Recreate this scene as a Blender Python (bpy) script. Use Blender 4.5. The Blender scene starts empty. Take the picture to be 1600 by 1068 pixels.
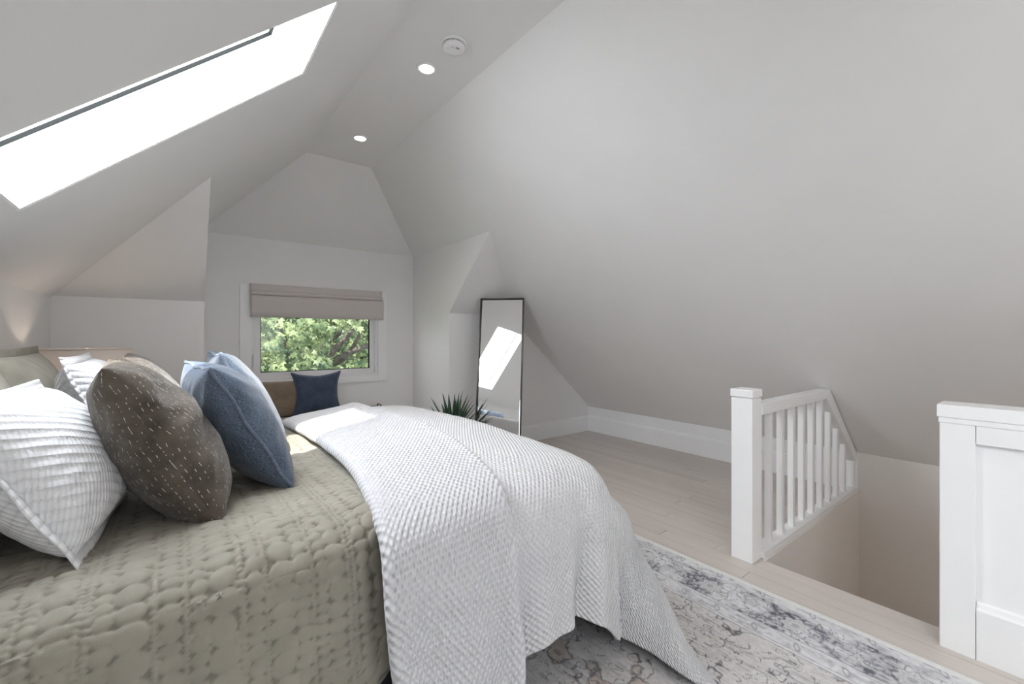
import bpy, bmesh, math, random
import numpy as np
from mathutils import Vector, Matrix, Euler

random.seed(7)
scene = bpy.context.scene
COL = scene.collection

# ------------------------------------------------------------------ camera, world, sun, exposure
cam_d = bpy.data.cameras.new('camera')
cam = bpy.data.objects.new('camera', cam_d)
COL.objects.link(cam)
cam_d.sensor_width = 36.0
cam_d.lens = 678.24 / 1600 * 36
cam_d.shift_y = -8.72 / 1600
cam_d.clip_start = 0.02
cam.location = (0, 0, 1.2)
cam.rotation_euler = (math.pi / 2, 0, -0.658)
scene.camera = cam

world = bpy.data.worlds.new('sky')
scene.world = world
world.use_nodes = True
wn = world.node_tree
wn.nodes.clear()
wo = wn.nodes.new('ShaderNodeOutputWorld')
wb = wn.nodes.new('ShaderNodeBackground')
wb.inputs['Color'].default_value = (0.88, 0.93, 1.0, 1)
wb.inputs['Strength'].default_value = 3.0
wn.links.new(wb.outputs[0], wo.inputs[0])

sun_d = bpy.data.lights.new('sun', 'SUN')
sun_d.energy = 9.0
sun_d.angle = math.radians(0.6)
sun_d.color = (1.0, 0.96, 0.90)
sun = bpy.data.objects.new('sun', sun_d)
COL.objects.link(sun)
SUN_DIR = Vector((0.325, 0.365, -1.0))
sun.rotation_euler = (-SUN_DIR).to_track_quat('Z', 'Y').to_euler()
sun.location = (-2, -3, 7)


def area(name, loc, direction, sx, sy, power, color):
    d = bpy.data.lights.new(name, 'AREA')
    d.shape = 'RECTANGLE'
    d.size, d.size_y = sx, sy
    d.energy = power
    d.color = color
    o = bpy.data.objects.new(name, d)
    COL.objects.link(o)
    o.location = loc
    o.rotation_euler = (-Vector(direction)).to_track_quat('Z', 'Y').to_euler()
    return o


# lamps boosting both skylights; the rear skylight and back window are added for fill
_n = Vector((-0.891, 0, 1)).normalized()
for _y, _w, _p in ((1.858, 0.53, 36), (-1.30, 0.61, 44)):
    area('skylight_fill', Vector((0.021, _y, 2.755 - 0.891 * 0.849)) + _n * 0.29, -_n, 0.53, 1.12, _p, (0.90, 0.94, 1.0))
area('added_window_portal', (1.3, -3.30, 1.40), (0.1, 1, -0.05), 1.9, 1.3, 16, (0.97, 0.98, 1.0)).data.cycles.is_portal = True

scene.view_settings.view_transform = 'Standard'
scene.view_settings.look = 'None'
scene.view_settings.gamma = 1.0
scene.view_settings.use_curve_mapping = False
scene.view_settings.exposure = 0.27
try:
    scene.cycles.max_bounces = 10
    scene.cycles.diffuse_bounces = 7
    scene.cycles.transparent_max_bounces = 12
    scene.cycles.sample_clamp_indirect = 6.0
    scene.cycles.use_denoising = True
except Exception:
    pass

# ------------------------------------------------------------------ geometry constants (metres)
XR, ZK = 4.192, 0.298          # right knee wall and its height
TR = 0.887                     # right roof pitch
ZC = 2.755                     # flat ridge ceiling
XCL, XCR = 0.87, 1.426         # its two sides
TL = 0.891
YH, Y0 = 3.967, 4.64           # hip start, window wall
XSL, XSR, ZW = 0.157, 2.147, 2.113
Y1, ZS = 3.806, 1.43           # the two short gable walls
XKL = -0.606
YB = -3.2
zl = lambda x: ZC - TL * (XCL - x)
zr = lambda x: ZK + TR * (XR - x)

# ------------------------------------------------------------------ helpers
def tag(o, label=None, cat=None, group=None, kind=None):
    if label: o['label'] = label
    if cat: o['category'] = cat
    if group: o['group'] = group
    if kind: o['kind'] = kind
    return o


def empty(name, loc=(0, 0, 0), rz=0.0, label=None, cat=None, group=None, kind=None):
    o = bpy.data.objects.new(name, None)
    COL.objects.link(o)
    o.location = loc
    o.rotation_euler = (0, 0, rz)
    o.empty_display_size = 0.1
    return tag(o, label, cat, group, kind)


def link(name, me, mat=None, parent=None, smooth=False):
    o = bpy.data.objects.new(name, me)
    COL.objects.link(o)
    if mat is not None:
        me.materials.append(mat)
    if smooth:
        me.polygons.foreach_set('use_smooth', [True] * len(me.polygons))
    if parent is not None:
        o.parent = parent
    return o


def from_bm(name, bm, mat=None, parent=None, smooth=False):
    bmesh.ops.recalc_face_normals(bm, faces=bm.faces)
    me = bpy.data.meshes.new(name)
    bm.to_mesh(me)
    bm.free()
    return link(name, me, mat, parent, smooth)


def add_box(bm, lo, hi, bevel=0.0, rot=None):
    lo, hi = Vector(lo), Vector(hi)
    c, s = (lo + hi) / 2, hi - lo
    M = Matrix.Translation(c)
    if rot is not None:
        M = M @ rot.to_4x4()
    M = M @ Matrix.Diagonal((s.x, s.y, s.z, 1))
    r = bmesh.ops.create_cube(bm, size=1.0, matrix=M)
    if bevel > 0:
        vs = set(r['verts'])
        es = [e for e in bm.edges if e.verts[0] in vs and e.verts[1] in vs]
        bmesh.ops.bevel(bm, geom=es, offset=bevel, segments=2, affect='EDGES', profile=0.7)


def box(name, lo, hi, mat, parent=None, bevel=0.0):
    bm = bmesh.new()
    add_box(bm, lo, hi, bevel)
    return from_bm(name, bm, mat, parent)


def add_prism(bm, pts, off):
    """pts: polygon in 3-D, off: extrusion vector"""
    off = Vector(off)
    a = [bm.verts.new(Vector(p)) for p in pts]
    b = [bm.verts.new(Vector(p) + off) for p in pts]
    bm.faces.new(a)
    bm.faces.new(b[::-1])
    n = len(pts)
    for i in range(n):
        bm.faces.new((a[i], b[i], b[(i + 1) % n], a[(i + 1) % n]))


def add_tube(bm, pts, r, n=8, closed=False, cap=True):
    pts = [Vector(p) for p in pts]
    m = len(pts)
    rings = []
    rr = r if isinstance(r, (list, tuple)) else [r] * m
    prev = None
    for i, p in enumerate(pts):
        if closed:
            t = pts[(i + 1) % m] - pts[i - 1]
        else:
            t = pts[min(i + 1, m - 1)] - pts[max(i - 1, 0)]
        t.normalize()
        if prev is None:
            a = t.orthogonal().normalized()
        else:
            a = (prev - t * prev.dot(t))
            a = a.normalized() if a.length > 1e-6 else t.orthogonal().normalized()
        prev = a
        b = t.cross(a)
        rings.append([bm.verts.new(p + (a * math.cos(2 * math.pi * k / n) + b * math.sin(2 * math.pi * k / n)) * rr[i]) for k in range(n)])
    last = m if closed else m - 1
    for i in range(last):
        A, B = rings[i], rings[(i + 1) % m]
        for k in range(n):
            bm.faces.new((A[k], A[(k + 1) % n], B[(k + 1) % n], B[k]))
    if cap and not closed:
        bm.faces.new(rings[0][::-1])
        bm.faces.new(rings[-1])


def add_lathe(bm, prof, n=32, center=(0, 0, 0)):
    c = Vector(center)
    rings = []
    for r, z in prof:
        rings.append([bm.verts.new(c + Vector((r * math.cos(2 * math.pi * k / n), r * math.sin(2 * math.pi * k / n), z))) for k in range(n)])
    for A, B in zip(rings, rings[1:]):
        for k in range(n):
            bm.faces.new((A[k], A[(k + 1) % n], B[(k + 1) % n], B[k]))
    if prof[0][0] > 1e-5: bm.faces.new(rings[0][::-1])
    if prof[-1][0] > 1e-5: bm.faces.new(rings[-1])


def grid_mesh(name, P, UV=None, closed_u=False):
    """P: (a,b,3) array -> mesh"""
    a, b = P.shape[:2]
    idx = np.arange(a * b).reshape(a, b)
    q = np.stack([idx[:-1, :-1], idx[1:, :-1], idx[1:, 1:], idx[:-1, 1:]], -1).reshape(-1, 4)
    me = bpy.data.meshes.new(name)
    me.vertices.add(a * b)
    me.vertices.foreach_set('co', P.reshape(-1).astype(np.float32))
    me.loops.add(q.size)
    me.loops.foreach_set('vertex_index', q.reshape(-1).astype(np.int32))
    me.polygons.add(len(q))
    me.polygons.foreach_set('loop_start', (np.arange(len(q)) * 4).astype(np.int32))
    me.polygons.foreach_set('loop_total', np.full(len(q), 4, np.int32))
    if UV is not None:
        uv = me.uv_layers.new(name='UVMap')
        uv.data.foreach_set('uv', UV.reshape(-1, 2)[q.reshape(-1)].reshape(-1).astype(np.float32))
    me.update()
    me.validate()
    return me


def vnoise(x, y, seed=0):
    """smooth value noise in [-1,1], numpy arrays"""
    xi, yi = np.floor(x).astype(np.int64), np.floor(y).astype(np.int64)
    xf, yf = x - xi, y - yi
    def h(i, j):
        n = (i * 374761393 + j * 668265263 + seed * 974634777) & 0xffffffff
        n = ((n ^ (n >> 13)) * 1274126177) & 0xffffffff
        n = n ^ (n >> 16)
        return (n & 0xffff) / 32767.5 - 1
    u, v = xf * xf * (3 - 2 * xf), yf * yf * (3 - 2 * yf)
    return (h(xi, yi) * (1 - u) + h(xi + 1, yi) * u) * (1 - v) + (h(xi, yi + 1) * (1 - u) + h(xi + 1, yi + 1) * u) * v


def fbm(x, y, seed=0, oct=4):
    s, a, t = 0, 1, 0
    for k in range(oct):
        s = s + a * vnoise(x * 2 ** k + k * 17.3, y * 2 ** k + k * 9.1, seed + k)
        t += a
        a *= 0.5
    return s / t


def interp1(ctrl, ts, axis=0):
    """Catmull-Rom over ctrl stations 0..n-1 sampled at ts"""
    c = np.moveaxis(ctrl, axis, 0)
    n = len(c)
    i = np.clip(np.floor(ts).astype(int), 0, n - 2)
    f = ts - i
    g = lambda k: c[np.clip(k, 0, n - 1)]
    p0, p1, p2, p3 = g(i - 1), g(i), g(i + 1), g(i + 2)
    f = f.reshape((-1,) + (1,) * (c.ndim - 1))
    r = 0.5 * ((2 * p1) + (-p0 + p2) * f + (2 * p0 - 5 * p1 + 4 * p2 - p3) * f ** 2 + (-p0 + 3 * p1 - 3 * p2 + p3) * f ** 3)
    return np.moveaxis(r, 0, axis)


# ------------------------------------------------------------------ materials
def N(nt, t, **kw):
    n = nt.nodes.new(t)
    for k, v in kw.items():
        if k in n.inputs: n.inputs[k].default_value = v
        else: setattr(n, k, v)
    return n


def base_mat(name, color, rough=0.6, metallic=0.0, spec=0.5):
    m = bpy.data.materials.new(name)
    m.use_nodes = True
    nt = m.node_tree
    b = nt.nodes['Principled BSDF']
    b.inputs['Base Color'].default_value = (*color, 1)
    b.inputs['Roughness'].default_value = rough
    b.inputs['Metallic'].default_value = metallic
    b.inputs['Specular IOR Level'].default_value = spec
    return m, nt, b


def noisy(name, c1, c2, scale=8.0, rough=0.6, bump=0.0, bscale=None, bdist=0.002, coord='Object', detail=4, lo=0.35, hi=0.65, spec=0.5, stretch=None, sheen=0.0):
    m, nt, b = base_mat(name, c1, rough, spec=spec)
    tc = N(nt, 'ShaderNodeTexCoord')
    src = tc.outputs[coord]
    if stretch:
        mp = N(nt, 'ShaderNodeMapping')
        mp.inputs['Scale'].default_value = stretch
        nt.links.new(src, mp.inputs['Vector'])
        src = mp.outputs[0]
    n = N(nt, 'ShaderNodeTexNoise')
    n.inputs['Scale'].default_value = scale
    n.inputs['Detail'].default_value = detail
    nt.links.new(src, n.inputs['Vector'])
    r = N(nt, 'ShaderNodeValToRGB')
    r.color_ramp.elements[0].position = lo
    r.color_ramp.elements[1].position = hi
    r.color_ramp.elements[0].color = (*c1, 1)
    r.color_ramp.elements[1].color = (*c2, 1)
    nt.links.new(n.outputs['Fac'], r.inputs[0])
    nt.links.new(r.outputs[0], b.inputs['Base Color'])
    if bump:
        n2 = N(nt, 'ShaderNodeTexNoise')
        n2.inputs['Scale'].default_value = bscale or scale * 6
        n2.inputs['Detail'].default_value = 3
        nt.links.new(src, n2.inputs['Vector'])
        bp = N(nt, 'ShaderNodeBump')
        bp.inputs['Strength'].default_value = bump
        bp.inputs['Distance'].default_value = bdist
        nt.links.new(n2.outputs['Fac'], bp.inputs['Height'])
        nt.links.new(bp.outputs[0], b.inputs['Normal'])
    if sheen:
        b.inputs['Sheen Weight'].default_value = sheen
        b.inputs['Sheen Roughness'].default_value = 0.4
    return m


M = {}
M['wall'] = noisy('wall_paint', (0.81, 0.80, 0.79), (0.825, 0.815, 0.805), 3, 0.42, 0.12, 260, 0.0006)
M['trim'] = noisy('white_trim_paint', (0.86, 0.86, 0.86), (0.88, 0.88, 0.88), 5, 0.35, 0.05, 60, 0.0006)
M['knee'] = M['trim']
M['floor_base'] = noisy('subfloor', (0.16, 0.14, 0.125), (0.2, 0.18, 0.16), 4, 0.8)
M['stairwell'] = noisy('stairwell_paint', (0.78, 0.745, 0.71), (0.80, 0.765, 0.73), 3, 0.5, 0.1, 200, 0.0006)


def plank_mat():
    m, nt, b = base_mat('painted_floorboards', (0.5, 0.46, 0.43), 0.38)
    tc = N(nt, 'ShaderNodeTexCoord')
    oi = N(nt, 'ShaderNodeObjectInfo')
    geo = N(nt, 'ShaderNodeNewGeometry')
    mp = N(nt, 'ShaderNodeMapping')
    mp.inputs['Scale'].default_value = (30, 2.2, 30)
    nt.links.new(geo.outputs['Position'], mp.inputs['Vector'])
    n = N(nt, 'ShaderNodeTexNoise')
    n.inputs['Scale'].default_value = 2.5
    n.inputs['Detail'].default_value = 5
    nt.links.new(mp.outputs[0], n.inputs['Vector'])
    r = N(nt, 'ShaderNodeValToRGB')
    r.color_ramp.elements[0].position = 0.3
    r.color_ramp.elements[1].position = 0.7
    r.color_ramp.elements[0].color = (0.545, 0.495, 0.455, 1)
    r.color_ramp.elements[1].color = (0.59, 0.54, 0.50, 1)
    nt.links.new(n.outputs['Fac'], r.inputs[0])
    # chips in the paint
    mp2 = N(nt, 'ShaderNodeMapping')
    mp2.inputs['Scale'].default_value = (26, 8, 26)
    nt.links.new(geo.outputs['Position'], mp2.inputs['Vector'])
    n2 = N(nt, 'ShaderNodeTexNoise')
    n2.inputs['Scale'].default_value = 1.6
    n2.inputs['Detail'].default_value = 7
    n2.inputs['Roughness'].default_value = 0.7
    nt.links.new(mp2.outputs[0], n2.inputs['Vector'])
    r2 = N(nt, 'ShaderNodeValToRGB')
    r2.color_ramp.elements[0].position = 0.735
    r2.color_ramp.elements[1].position = 0.76
    nt.links.new(n2.outputs['Fac'], r2.inputs[0])
    mx = N(nt, 'ShaderNodeMix', data_type='RGBA')
    nt.links.new(r2.outputs[0], mx.inputs[0])
    nt.links.new(r.outputs[0], mx.inputs[6])
    mx.inputs[7].default_value = (0.10, 0.08, 0.07, 1)
    hs = N(nt, 'ShaderNodeHueSaturation')
    ma = N(nt, 'ShaderNodeMath', operation='MULTIPLY_ADD')
    nt.links.new(oi.outputs['Random'], ma.inputs[0])
    ma.inputs[1].default_value = 0.10
    ma.inputs[2].default_value = 0.95
    nt.links.new(ma.outputs[0], hs.inputs['Value'])
    nt.links.new(mx.outputs[2], hs.inputs['Color'])
    nt.links.new(hs.outputs[0], b.inputs['Base Color'])
    bp = N(nt, 'ShaderNodeBump')
    bp.inputs['Strength'].default_value = 0.25
    bp.inputs['Distance'].default_value = 0.001
    nt.links.new(n.outputs['Fac'], bp.inputs['Height'])
    nt.links.new(bp.outputs[0], b.inputs['Normal'])
    return m


M['plank'] = plank_mat()


def waffle_mat(name, c1, c2, pitch, dist, stripes=False, strength=1.0, puff=0.0):
    """honeycomb / waffle woven cotton, UV in metres"""
    m, nt, b = base_mat(name, c1, 0.85, spec=0.2)
    b.inputs['Sheen Weight'].default_value = 0.15
    uv = N(nt, 'ShaderNodeUVMap')
    uv.uv_map = 'UVMap'
    # slight warp
    nw = N(nt, 'ShaderNodeTexNoise')
    nw.inputs['Scale'].default_value = 9
    nt.links.new(uv.outputs[0], nw.inputs['Vector'])
    sub = N(nt, 'ShaderNodeVectorMath', operation='SUBTRACT')
    nt.links.new(nw.outputs['Color'], sub.inputs[0])
    sub.inputs[1].default_value = (0.5, 0.5, 0.5)
    sc = N(nt, 'ShaderNodeVectorMath', operation='SCALE')
    nt.links.new(sub.outputs[0], sc.inputs[0])
    sc.inputs['Scale'].default_value = pitch * 0.5
    add = N(nt, 'ShaderNodeVectorMath', operation='ADD')
    nt.links.new(uv.outputs[0], add.inputs[0])
    nt.links.new(sc.outputs[0], add.inputs[1])
    sp = N(nt, 'ShaderNodeSeparateXYZ')
    nt.links.new(add.outputs[0], sp.inputs[0])
    def M2(op, a, bb=None, c=None):
        n = N(nt, 'ShaderNodeMath', operation=op)
        for k, v in enumerate((a, bb, c)):
            if v is None: continue
            if isinstance(v, (int, float)): n.inputs[k].default_value = v
            else: nt.links.new(v, n.inputs[k])
        return n.outputs[0]
    k = math.pi / pitch
    if stripes:
        su = M2('ABSOLUTE', M2('SINE', M2('MULTIPLY', sp.outputs[0], k * 0.8)))
        sv = M2('ABSOLUTE', M2('SINE', M2('MULTIPLY', sp.outputs[1], k * 0.33)))
        h = M2('MULTIPLY_ADD', su, 0.35, M2('MULTIPLY', sv, 0.8))
    else:
        # staggered cells: product of two diagonal-ish waves
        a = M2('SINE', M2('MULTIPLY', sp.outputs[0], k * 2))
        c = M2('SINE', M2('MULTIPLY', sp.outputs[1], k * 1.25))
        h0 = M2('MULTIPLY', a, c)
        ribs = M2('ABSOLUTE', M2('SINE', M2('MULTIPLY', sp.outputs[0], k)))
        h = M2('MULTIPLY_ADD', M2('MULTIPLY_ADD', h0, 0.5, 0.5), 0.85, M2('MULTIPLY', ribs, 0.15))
    n3 = N(nt, 'ShaderNodeTexNoise')
    n3.inputs['Scale'].default_value = 1.0 / pitch
    n3.inputs['Detail'].default_value = 2
    nt.links.new(uv.outputs[0], n3.inputs['Vector'])
    hh = M2('MULTIPLY_ADD', n3.outputs['Fac'], 0.45, h)
    bp = N(nt, 'ShaderNodeBump')
    bp.inputs['Strength'].default_value = strength
    bp.inputs['Distance'].default_value = dist
    nt.links.new(hh, bp.inputs['Height'])
    nt.links.new(bp.outputs[0], b.inputs['Normal'])
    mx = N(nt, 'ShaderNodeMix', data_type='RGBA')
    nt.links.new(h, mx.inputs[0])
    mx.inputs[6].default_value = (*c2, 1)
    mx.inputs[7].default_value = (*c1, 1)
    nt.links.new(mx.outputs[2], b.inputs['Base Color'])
    return m


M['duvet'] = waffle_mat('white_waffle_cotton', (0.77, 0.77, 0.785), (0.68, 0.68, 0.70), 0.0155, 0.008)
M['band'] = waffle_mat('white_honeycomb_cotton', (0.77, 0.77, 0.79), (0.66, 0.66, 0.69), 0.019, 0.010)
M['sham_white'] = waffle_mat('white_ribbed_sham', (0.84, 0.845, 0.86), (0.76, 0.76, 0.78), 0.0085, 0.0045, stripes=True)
M['quilt'] = noisy('sage_quilt_cotton', (0.285, 0.265, 0.220), (0.33, 0.308, 0.258), 14, 0.62, 0.5, 420, 0.0009, spec=0.3, sheen=0.12)
M['quilt_flat'] = M['quilt']
_nt = M['quilt'].node_tree
_b = _nt.nodes['Principled BSDF']
_src = _b.inputs['Base Color'].links[0].from_socket
_at = N(_nt, 'ShaderNodeAttribute'); _at.attribute_name = 'groove_shade'
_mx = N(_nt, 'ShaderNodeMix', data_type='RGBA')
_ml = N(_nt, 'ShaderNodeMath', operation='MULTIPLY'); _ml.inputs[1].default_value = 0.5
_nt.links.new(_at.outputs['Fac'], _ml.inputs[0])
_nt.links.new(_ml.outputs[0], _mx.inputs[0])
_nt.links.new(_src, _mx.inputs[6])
_mx.inputs[7].default_value = (0.10, 0.088, 0.07, 1)  # dark tone that paints shade into the quilt's grooves
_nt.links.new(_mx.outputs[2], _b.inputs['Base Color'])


def pillow_fabric(name, c_dark, c_mid, c_light, slub, scale=60, streak=(5, 1, 60), sheen=0.5, slub_thr=0.66):
    """brushed velvet / chenille with woven slub streaks, uses UV in metres"""
    m, nt, b = base_mat(name, c_mid, 0.8, spec=0.25)
    b.inputs['Sheen Weight'].default_value = sheen
    b.inputs['Sheen Roughness'].default_value = 0.35
    uv = N(nt, 'ShaderNodeUVMap')
    uv.uv_map = 'UVMap'
    n1 = N(nt, 'ShaderNodeTexNoise')
    n1.inputs['Scale'].default_value = 9
    n1.inputs['Detail'].default_value = 6
    n1.inputs['Roughness'].default_value = 0.65
    nt.links.new(uv.outputs[0], n1.inputs['Vector'])
    r1 = N(nt, 'ShaderNodeValToRGB')
    r1.color_ramp.elements[0].position = 0.3
    r1.color_ramp.elements[1].position = 0.7
    r1.color_ramp.elements[0].color = (*c_dark, 1)
    r1.color_ramp.elements[1].color = (*c_mid, 1)
    nt.links.new(n1.outputs['Fac'], r1.inputs[0])
    mp = N(nt, 'ShaderNodeMapping')
    mp.inputs['Scale'].default_value = streak
    nt.links.new(uv.outputs[0], mp.inputs['Vector'])
    n2 = N(nt, 'ShaderNodeTexNoise')
    n2.inputs['Scale'].default_value = 8
    n2.inputs['Detail'].default_value = 4
    nt.links.new(mp.outputs[0], n2.inputs['Vector'])
    r2 = N(nt, 'ShaderNodeValToRGB')
    r2.color_ramp.elements[0].position = slub_thr
    r2.color_ramp.elements[1].position = slub_thr + 0.05
    nt.links.new(n2.outputs['Fac'], r2.inputs[0])
    mul = N(nt, 'ShaderNodeMath', operation='MULTIPLY')
    nt.links.new(r2.outputs[0], mul.inputs[0])
    mul.inputs[1].default_value = slub
    mx = N(nt, 'ShaderNodeMix', data_type='RGBA')
    nt.links.new(mul.outputs[0], mx.inputs[0])
    nt.links.new(r1.outputs[0], mx.inputs[6])
    mx.inputs[7].default_value = (*c_light, 1)
    nt.links.new(mx.outputs[2], b.inputs['Base Color'])
    n3 = N(nt, 'ShaderNodeTexNoise')
    n3.inputs['Scale'].default_value = scale * 5
    n3.inputs['Detail'].default_value = 3
    nt.links.new(mp.outputs[0], n3.inputs['Vector'])
    n3.inputs['Scale'].default_value = 26
    bp = N(nt, 'ShaderNodeBump')
    bp.inputs['Strength'].default_value = 0.6
    bp.inputs['Distance'].default_value = 0.0016
    nt.links.new(n3.outputs['Fac'], bp.inputs['Height'])
    nt.links.new(bp.outputs[0], b.inputs['Normal'])
    return m


M['brown'] = pillow_fabric('taupe_brown_velvet', (0.05, 0.040, 0.032), (0.165, 0.138, 0.112), (0.72, 0.68, 0.62), 0.85, streak=(60, 5, 1), sheen=0.3, slub_thr=0.60)
M['blue'] = pillow_fabric('denim_blue_chenille', (0.04, 0.06, 0.098), (0.10, 0.137, 0.20), (0.36, 0.42, 0.50), 0.5, streak=(14, 100, 1), sheen=0.4, slub_thr=0.52)
def slub_lines(m, spacing, width, dash, density):
    """thin broken woven lines running up the pillow; replaces the slub mask"""
    nt = m.node_tree
    ramp = [n for n in nt.nodes if n.type == 'VALTORGB'][1]
    uv = [n for n in nt.nodes if n.type == 'UVMAP'][0]
    sp = N(nt, 'ShaderNodeSeparateXYZ')
    nw = N(nt, 'ShaderNodeTexNoise'); nw.inputs['Scale'].default_value = 6
    nt.links.new(uv.outputs[0], nw.inputs['Vector'])
    nt.links.new(uv.outputs[0], sp.inputs[0])
    def Q(op, a, b=None, c=None):
        n = N(nt, 'ShaderNodeMath', operation=op)
        for k, v in enumerate((a, b, c)):
            if v is None: continue
            if isinstance(v, (int, float)): n.inputs[k].default_value = v
            else: nt.links.new(v, n.inputs[k])
        return n.outputs[0]
    u = Q('ADD', Q('MULTIPLY_ADD', nw.outputs['Fac'], 0.03, sp.outputs[0]), 5.0)
    ud = Q('DIVIDE', u, spacing)
    line = Q('LESS_THAN', Q('ABSOLUTE', Q('SUBTRACT', Q('FRACT', ud), 0.5)), width / spacing / 2)
    cb = N(nt, 'ShaderNodeCombineXYZ')
    nt.links.new(Q('MULTIPLY', Q('FLOOR', ud), 7.3), cb.inputs[0])
    nt.links.new(Q('MULTIPLY', sp.outputs[1], dash), cb.inputs[1])
    n1 = N(nt, 'ShaderNodeTexNoise'); n1.inputs['Scale'].default_value = 1.0; n1.inputs['Detail'].default_value = 4
    nt.links.new(cb.outputs[0], n1.inputs['Vector'])
    on = Q('GREATER_THAN', n1.outputs['Fac'], density)
    mk = Q('MULTIPLY', line, on)
    nt.links.new(mk, ramp.inputs[0])
    ramp.color_ramp.elements[0].position = 0.1
    ramp.color_ramp.elements[1].position = 0.5


slub_lines(M['brown'], 0.017, 0.0016, 70, 0.55)
M['blue_trim'] = noisy('blue_piping', (0.10, 0.135, 0.19), (0.17, 0.21, 0.28), 90, 0.85, 0.4, 300, 0.001, sheen=0.4)
M['navy'] = pillow_fabric('navy_velvet', (0.03, 0.045, 0.075), (0.07, 0.095, 0.145), (0.2, 0.24, 0.3), 0.3, streak=(30, 40, 1), sheen=0.5, slub_thr=0.6)
M['navy_trim'] = noisy('navy_piping', (0.05, 0.065, 0.1), (0.07, 0.09, 0.13), 90, 0.8, 0.3, 300, 0.001)
M['tan'] = pillow_fabric('tan_brown_weave', (0.13, 0.095, 0.065), (0.24, 0.185, 0.13), (0.40, 0.33, 0.25), 0.6, streak=(90, 90, 1), sheen=0.2, slub_thr=0.55)
M['brown_trim'] = noisy('brown_piping', (0.07, 0.05, 0.035), (0.1, 0.07, 0.05), 90, 0.8)
M['mattress'] = noisy('mattress_ticking', (0.7, 0.7, 0.69), (0.74, 0.74, 0.73), 6, 0.8)
M['boxspring'] = noisy('dark_boxspring_fabric', (0.02, 0.021, 0.026), (0.03, 0.031, 0.037), 40, 0.9)
M['dark_wood'] = noisy('dark_wood', (0.05, 0.035, 0.025), (0.09, 0.06, 0.04), 5, 0.45, stretch=(1, 12, 12))
M['binding'] = noisy('rug_binding', (0.66, 0.66, 0.65), (0.72, 0.72, 0.71), 60, 0.9, 0.4, 400, 0.001)
M['mirror'] = base_mat('mirror_glass', (0.93, 0.94, 0.94), 0.012, 1.0)[0]
M['mirror_frame'] = base_mat('dark_bronze_metal', (0.05, 0.045, 0.04), 0.3, 0.9)[0]
M['mirror_edge'] = base_mat('bevelled_mirror_strip', (0.9, 0.91, 0.92), 0.05, 1.0)[0]
M['blind'] = noisy('roman_blind_linen', (0.575, 0.535, 0.52), (0.62, 0.58, 0.565), 120, 0.9, 0.4, 500, 0.0008, stretch=(1, 1, 6))
M['vinyl'] = noisy('white_window_vinyl', (0.76, 0.75, 0.77), (0.80, 0.79, 0.80), 5, 0.3)
M['vinyl_dark'] = base_mat('window_gasket', (0.012, 0.013, 0.013), 0.9, spec=0.1)[0]
M['steel'] = base_mat('satin_steel', (0.45, 0.44, 0.43), 0.3, 1.0)[0]
M['white_plastic'] = noisy('white_plastic', (0.80, 0.80, 0.80), (0.83, 0.83, 0.83), 10, 0.35)
M['dark_plastic'] = base_mat('dark_plastic', (0.04, 0.04, 0.04), 0.5)[0]
M['leaf_green'] = noisy('agave_leaf', (0.02, 0.055, 0.03), (0.05, 0.12, 0.06), 12, 0.45, stretch=(1, 1, 1))
M['pot'] = noisy('charcoal_pot', (0.05, 0.05, 0.05), (0.08, 0.08, 0.08), 20, 0.6)
M['soil'] = noisy('soil', (0.04, 0.028, 0.02), (0.07, 0.05, 0.035), 60, 0.95)
M['bench'] = noisy('oatmeal_bench_fabric', (0.42, 0.39, 0.35), (0.48, 0.45, 0.41), 80, 0.9, 0.4, 400, 0.001)
M['bark'] = noisy('tree_bark', (0.05, 0.042, 0.035), (0.13, 0.115, 0.10), 12, 0.9, 0.8, 30, 0.01)
M['grass'] = noisy('lawn', (0.05, 0.10, 0.03), (0.09, 0.16, 0.05), 10, 0.9)


def glass_mat():
    m = bpy.data.materials.new('window_glass')
    m.use_nodes = True
    nt = m.node_tree
    nt.nodes.clear()
    out = N(nt, 'ShaderNodeOutputMaterial')
    mix = N(nt, 'ShaderNodeMixShader')
    tr = N(nt, 'ShaderNodeBsdfTransparent')
    tr.inputs[0].default_value = (0.965, 0.97, 0.965, 1)
    gl = N(nt, 'ShaderNodeBsdfGlossy')
    gl.inputs['Roughness'].default_value = 0.01
    mix.inputs[0].default_value = 0.02
    nt.links.new(tr.outputs[0], mix.inputs[1])
    nt.links.new(gl.outputs[0], mix.inputs[2])
    nt.links.new(mix.outputs[0], out.inputs[0])
    return m


M['glass'] = glass_mat()


def emit_mat(name, color, strength):
    m = bpy.data.materials.new(name)
    m.use_nodes = True
    nt = m.node_tree
    nt.nodes.clear()
    out = N(nt, 'ShaderNodeOutputMaterial')
    e = N(nt, 'ShaderNodeEmission')
    e.inputs[0].default_value = (*color, 1)
    e.inputs[1].default_value = strength
    nt.links.new(e.outputs[0], out.inputs[0])
    return m


M['led'] = emit_mat('led_disc', (1.0, 0.93, 0.86), 6.0)


def shade_mat():
    m, nt, b = base_mat('pale_linen_lampshade', (0.82, 0.785, 0.75), 0.85, spec=0.2)
    b.inputs['Subsurface Weight'].default_value = 0.0
    tl = N(nt, 'ShaderNodeBsdfTranslucent')
    tl.inputs[0].default_value = (0.85, 0.78, 0.72, 1)
    mix = N(nt, 'ShaderNodeMixShader')
    mix.inputs[0].default_value = 0.35
    out = [n for n in nt.nodes if n.type == 'OUTPUT_MATERIAL'][0]
    nt.links.new(b.outputs[0], mix.inputs[1])
    nt.links.new(tl.outputs[0], mix.inputs[2])
    nt.links.new(mix.outputs[0], out.inputs[0])
    return m


M['shade'] = shade_mat()


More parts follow.
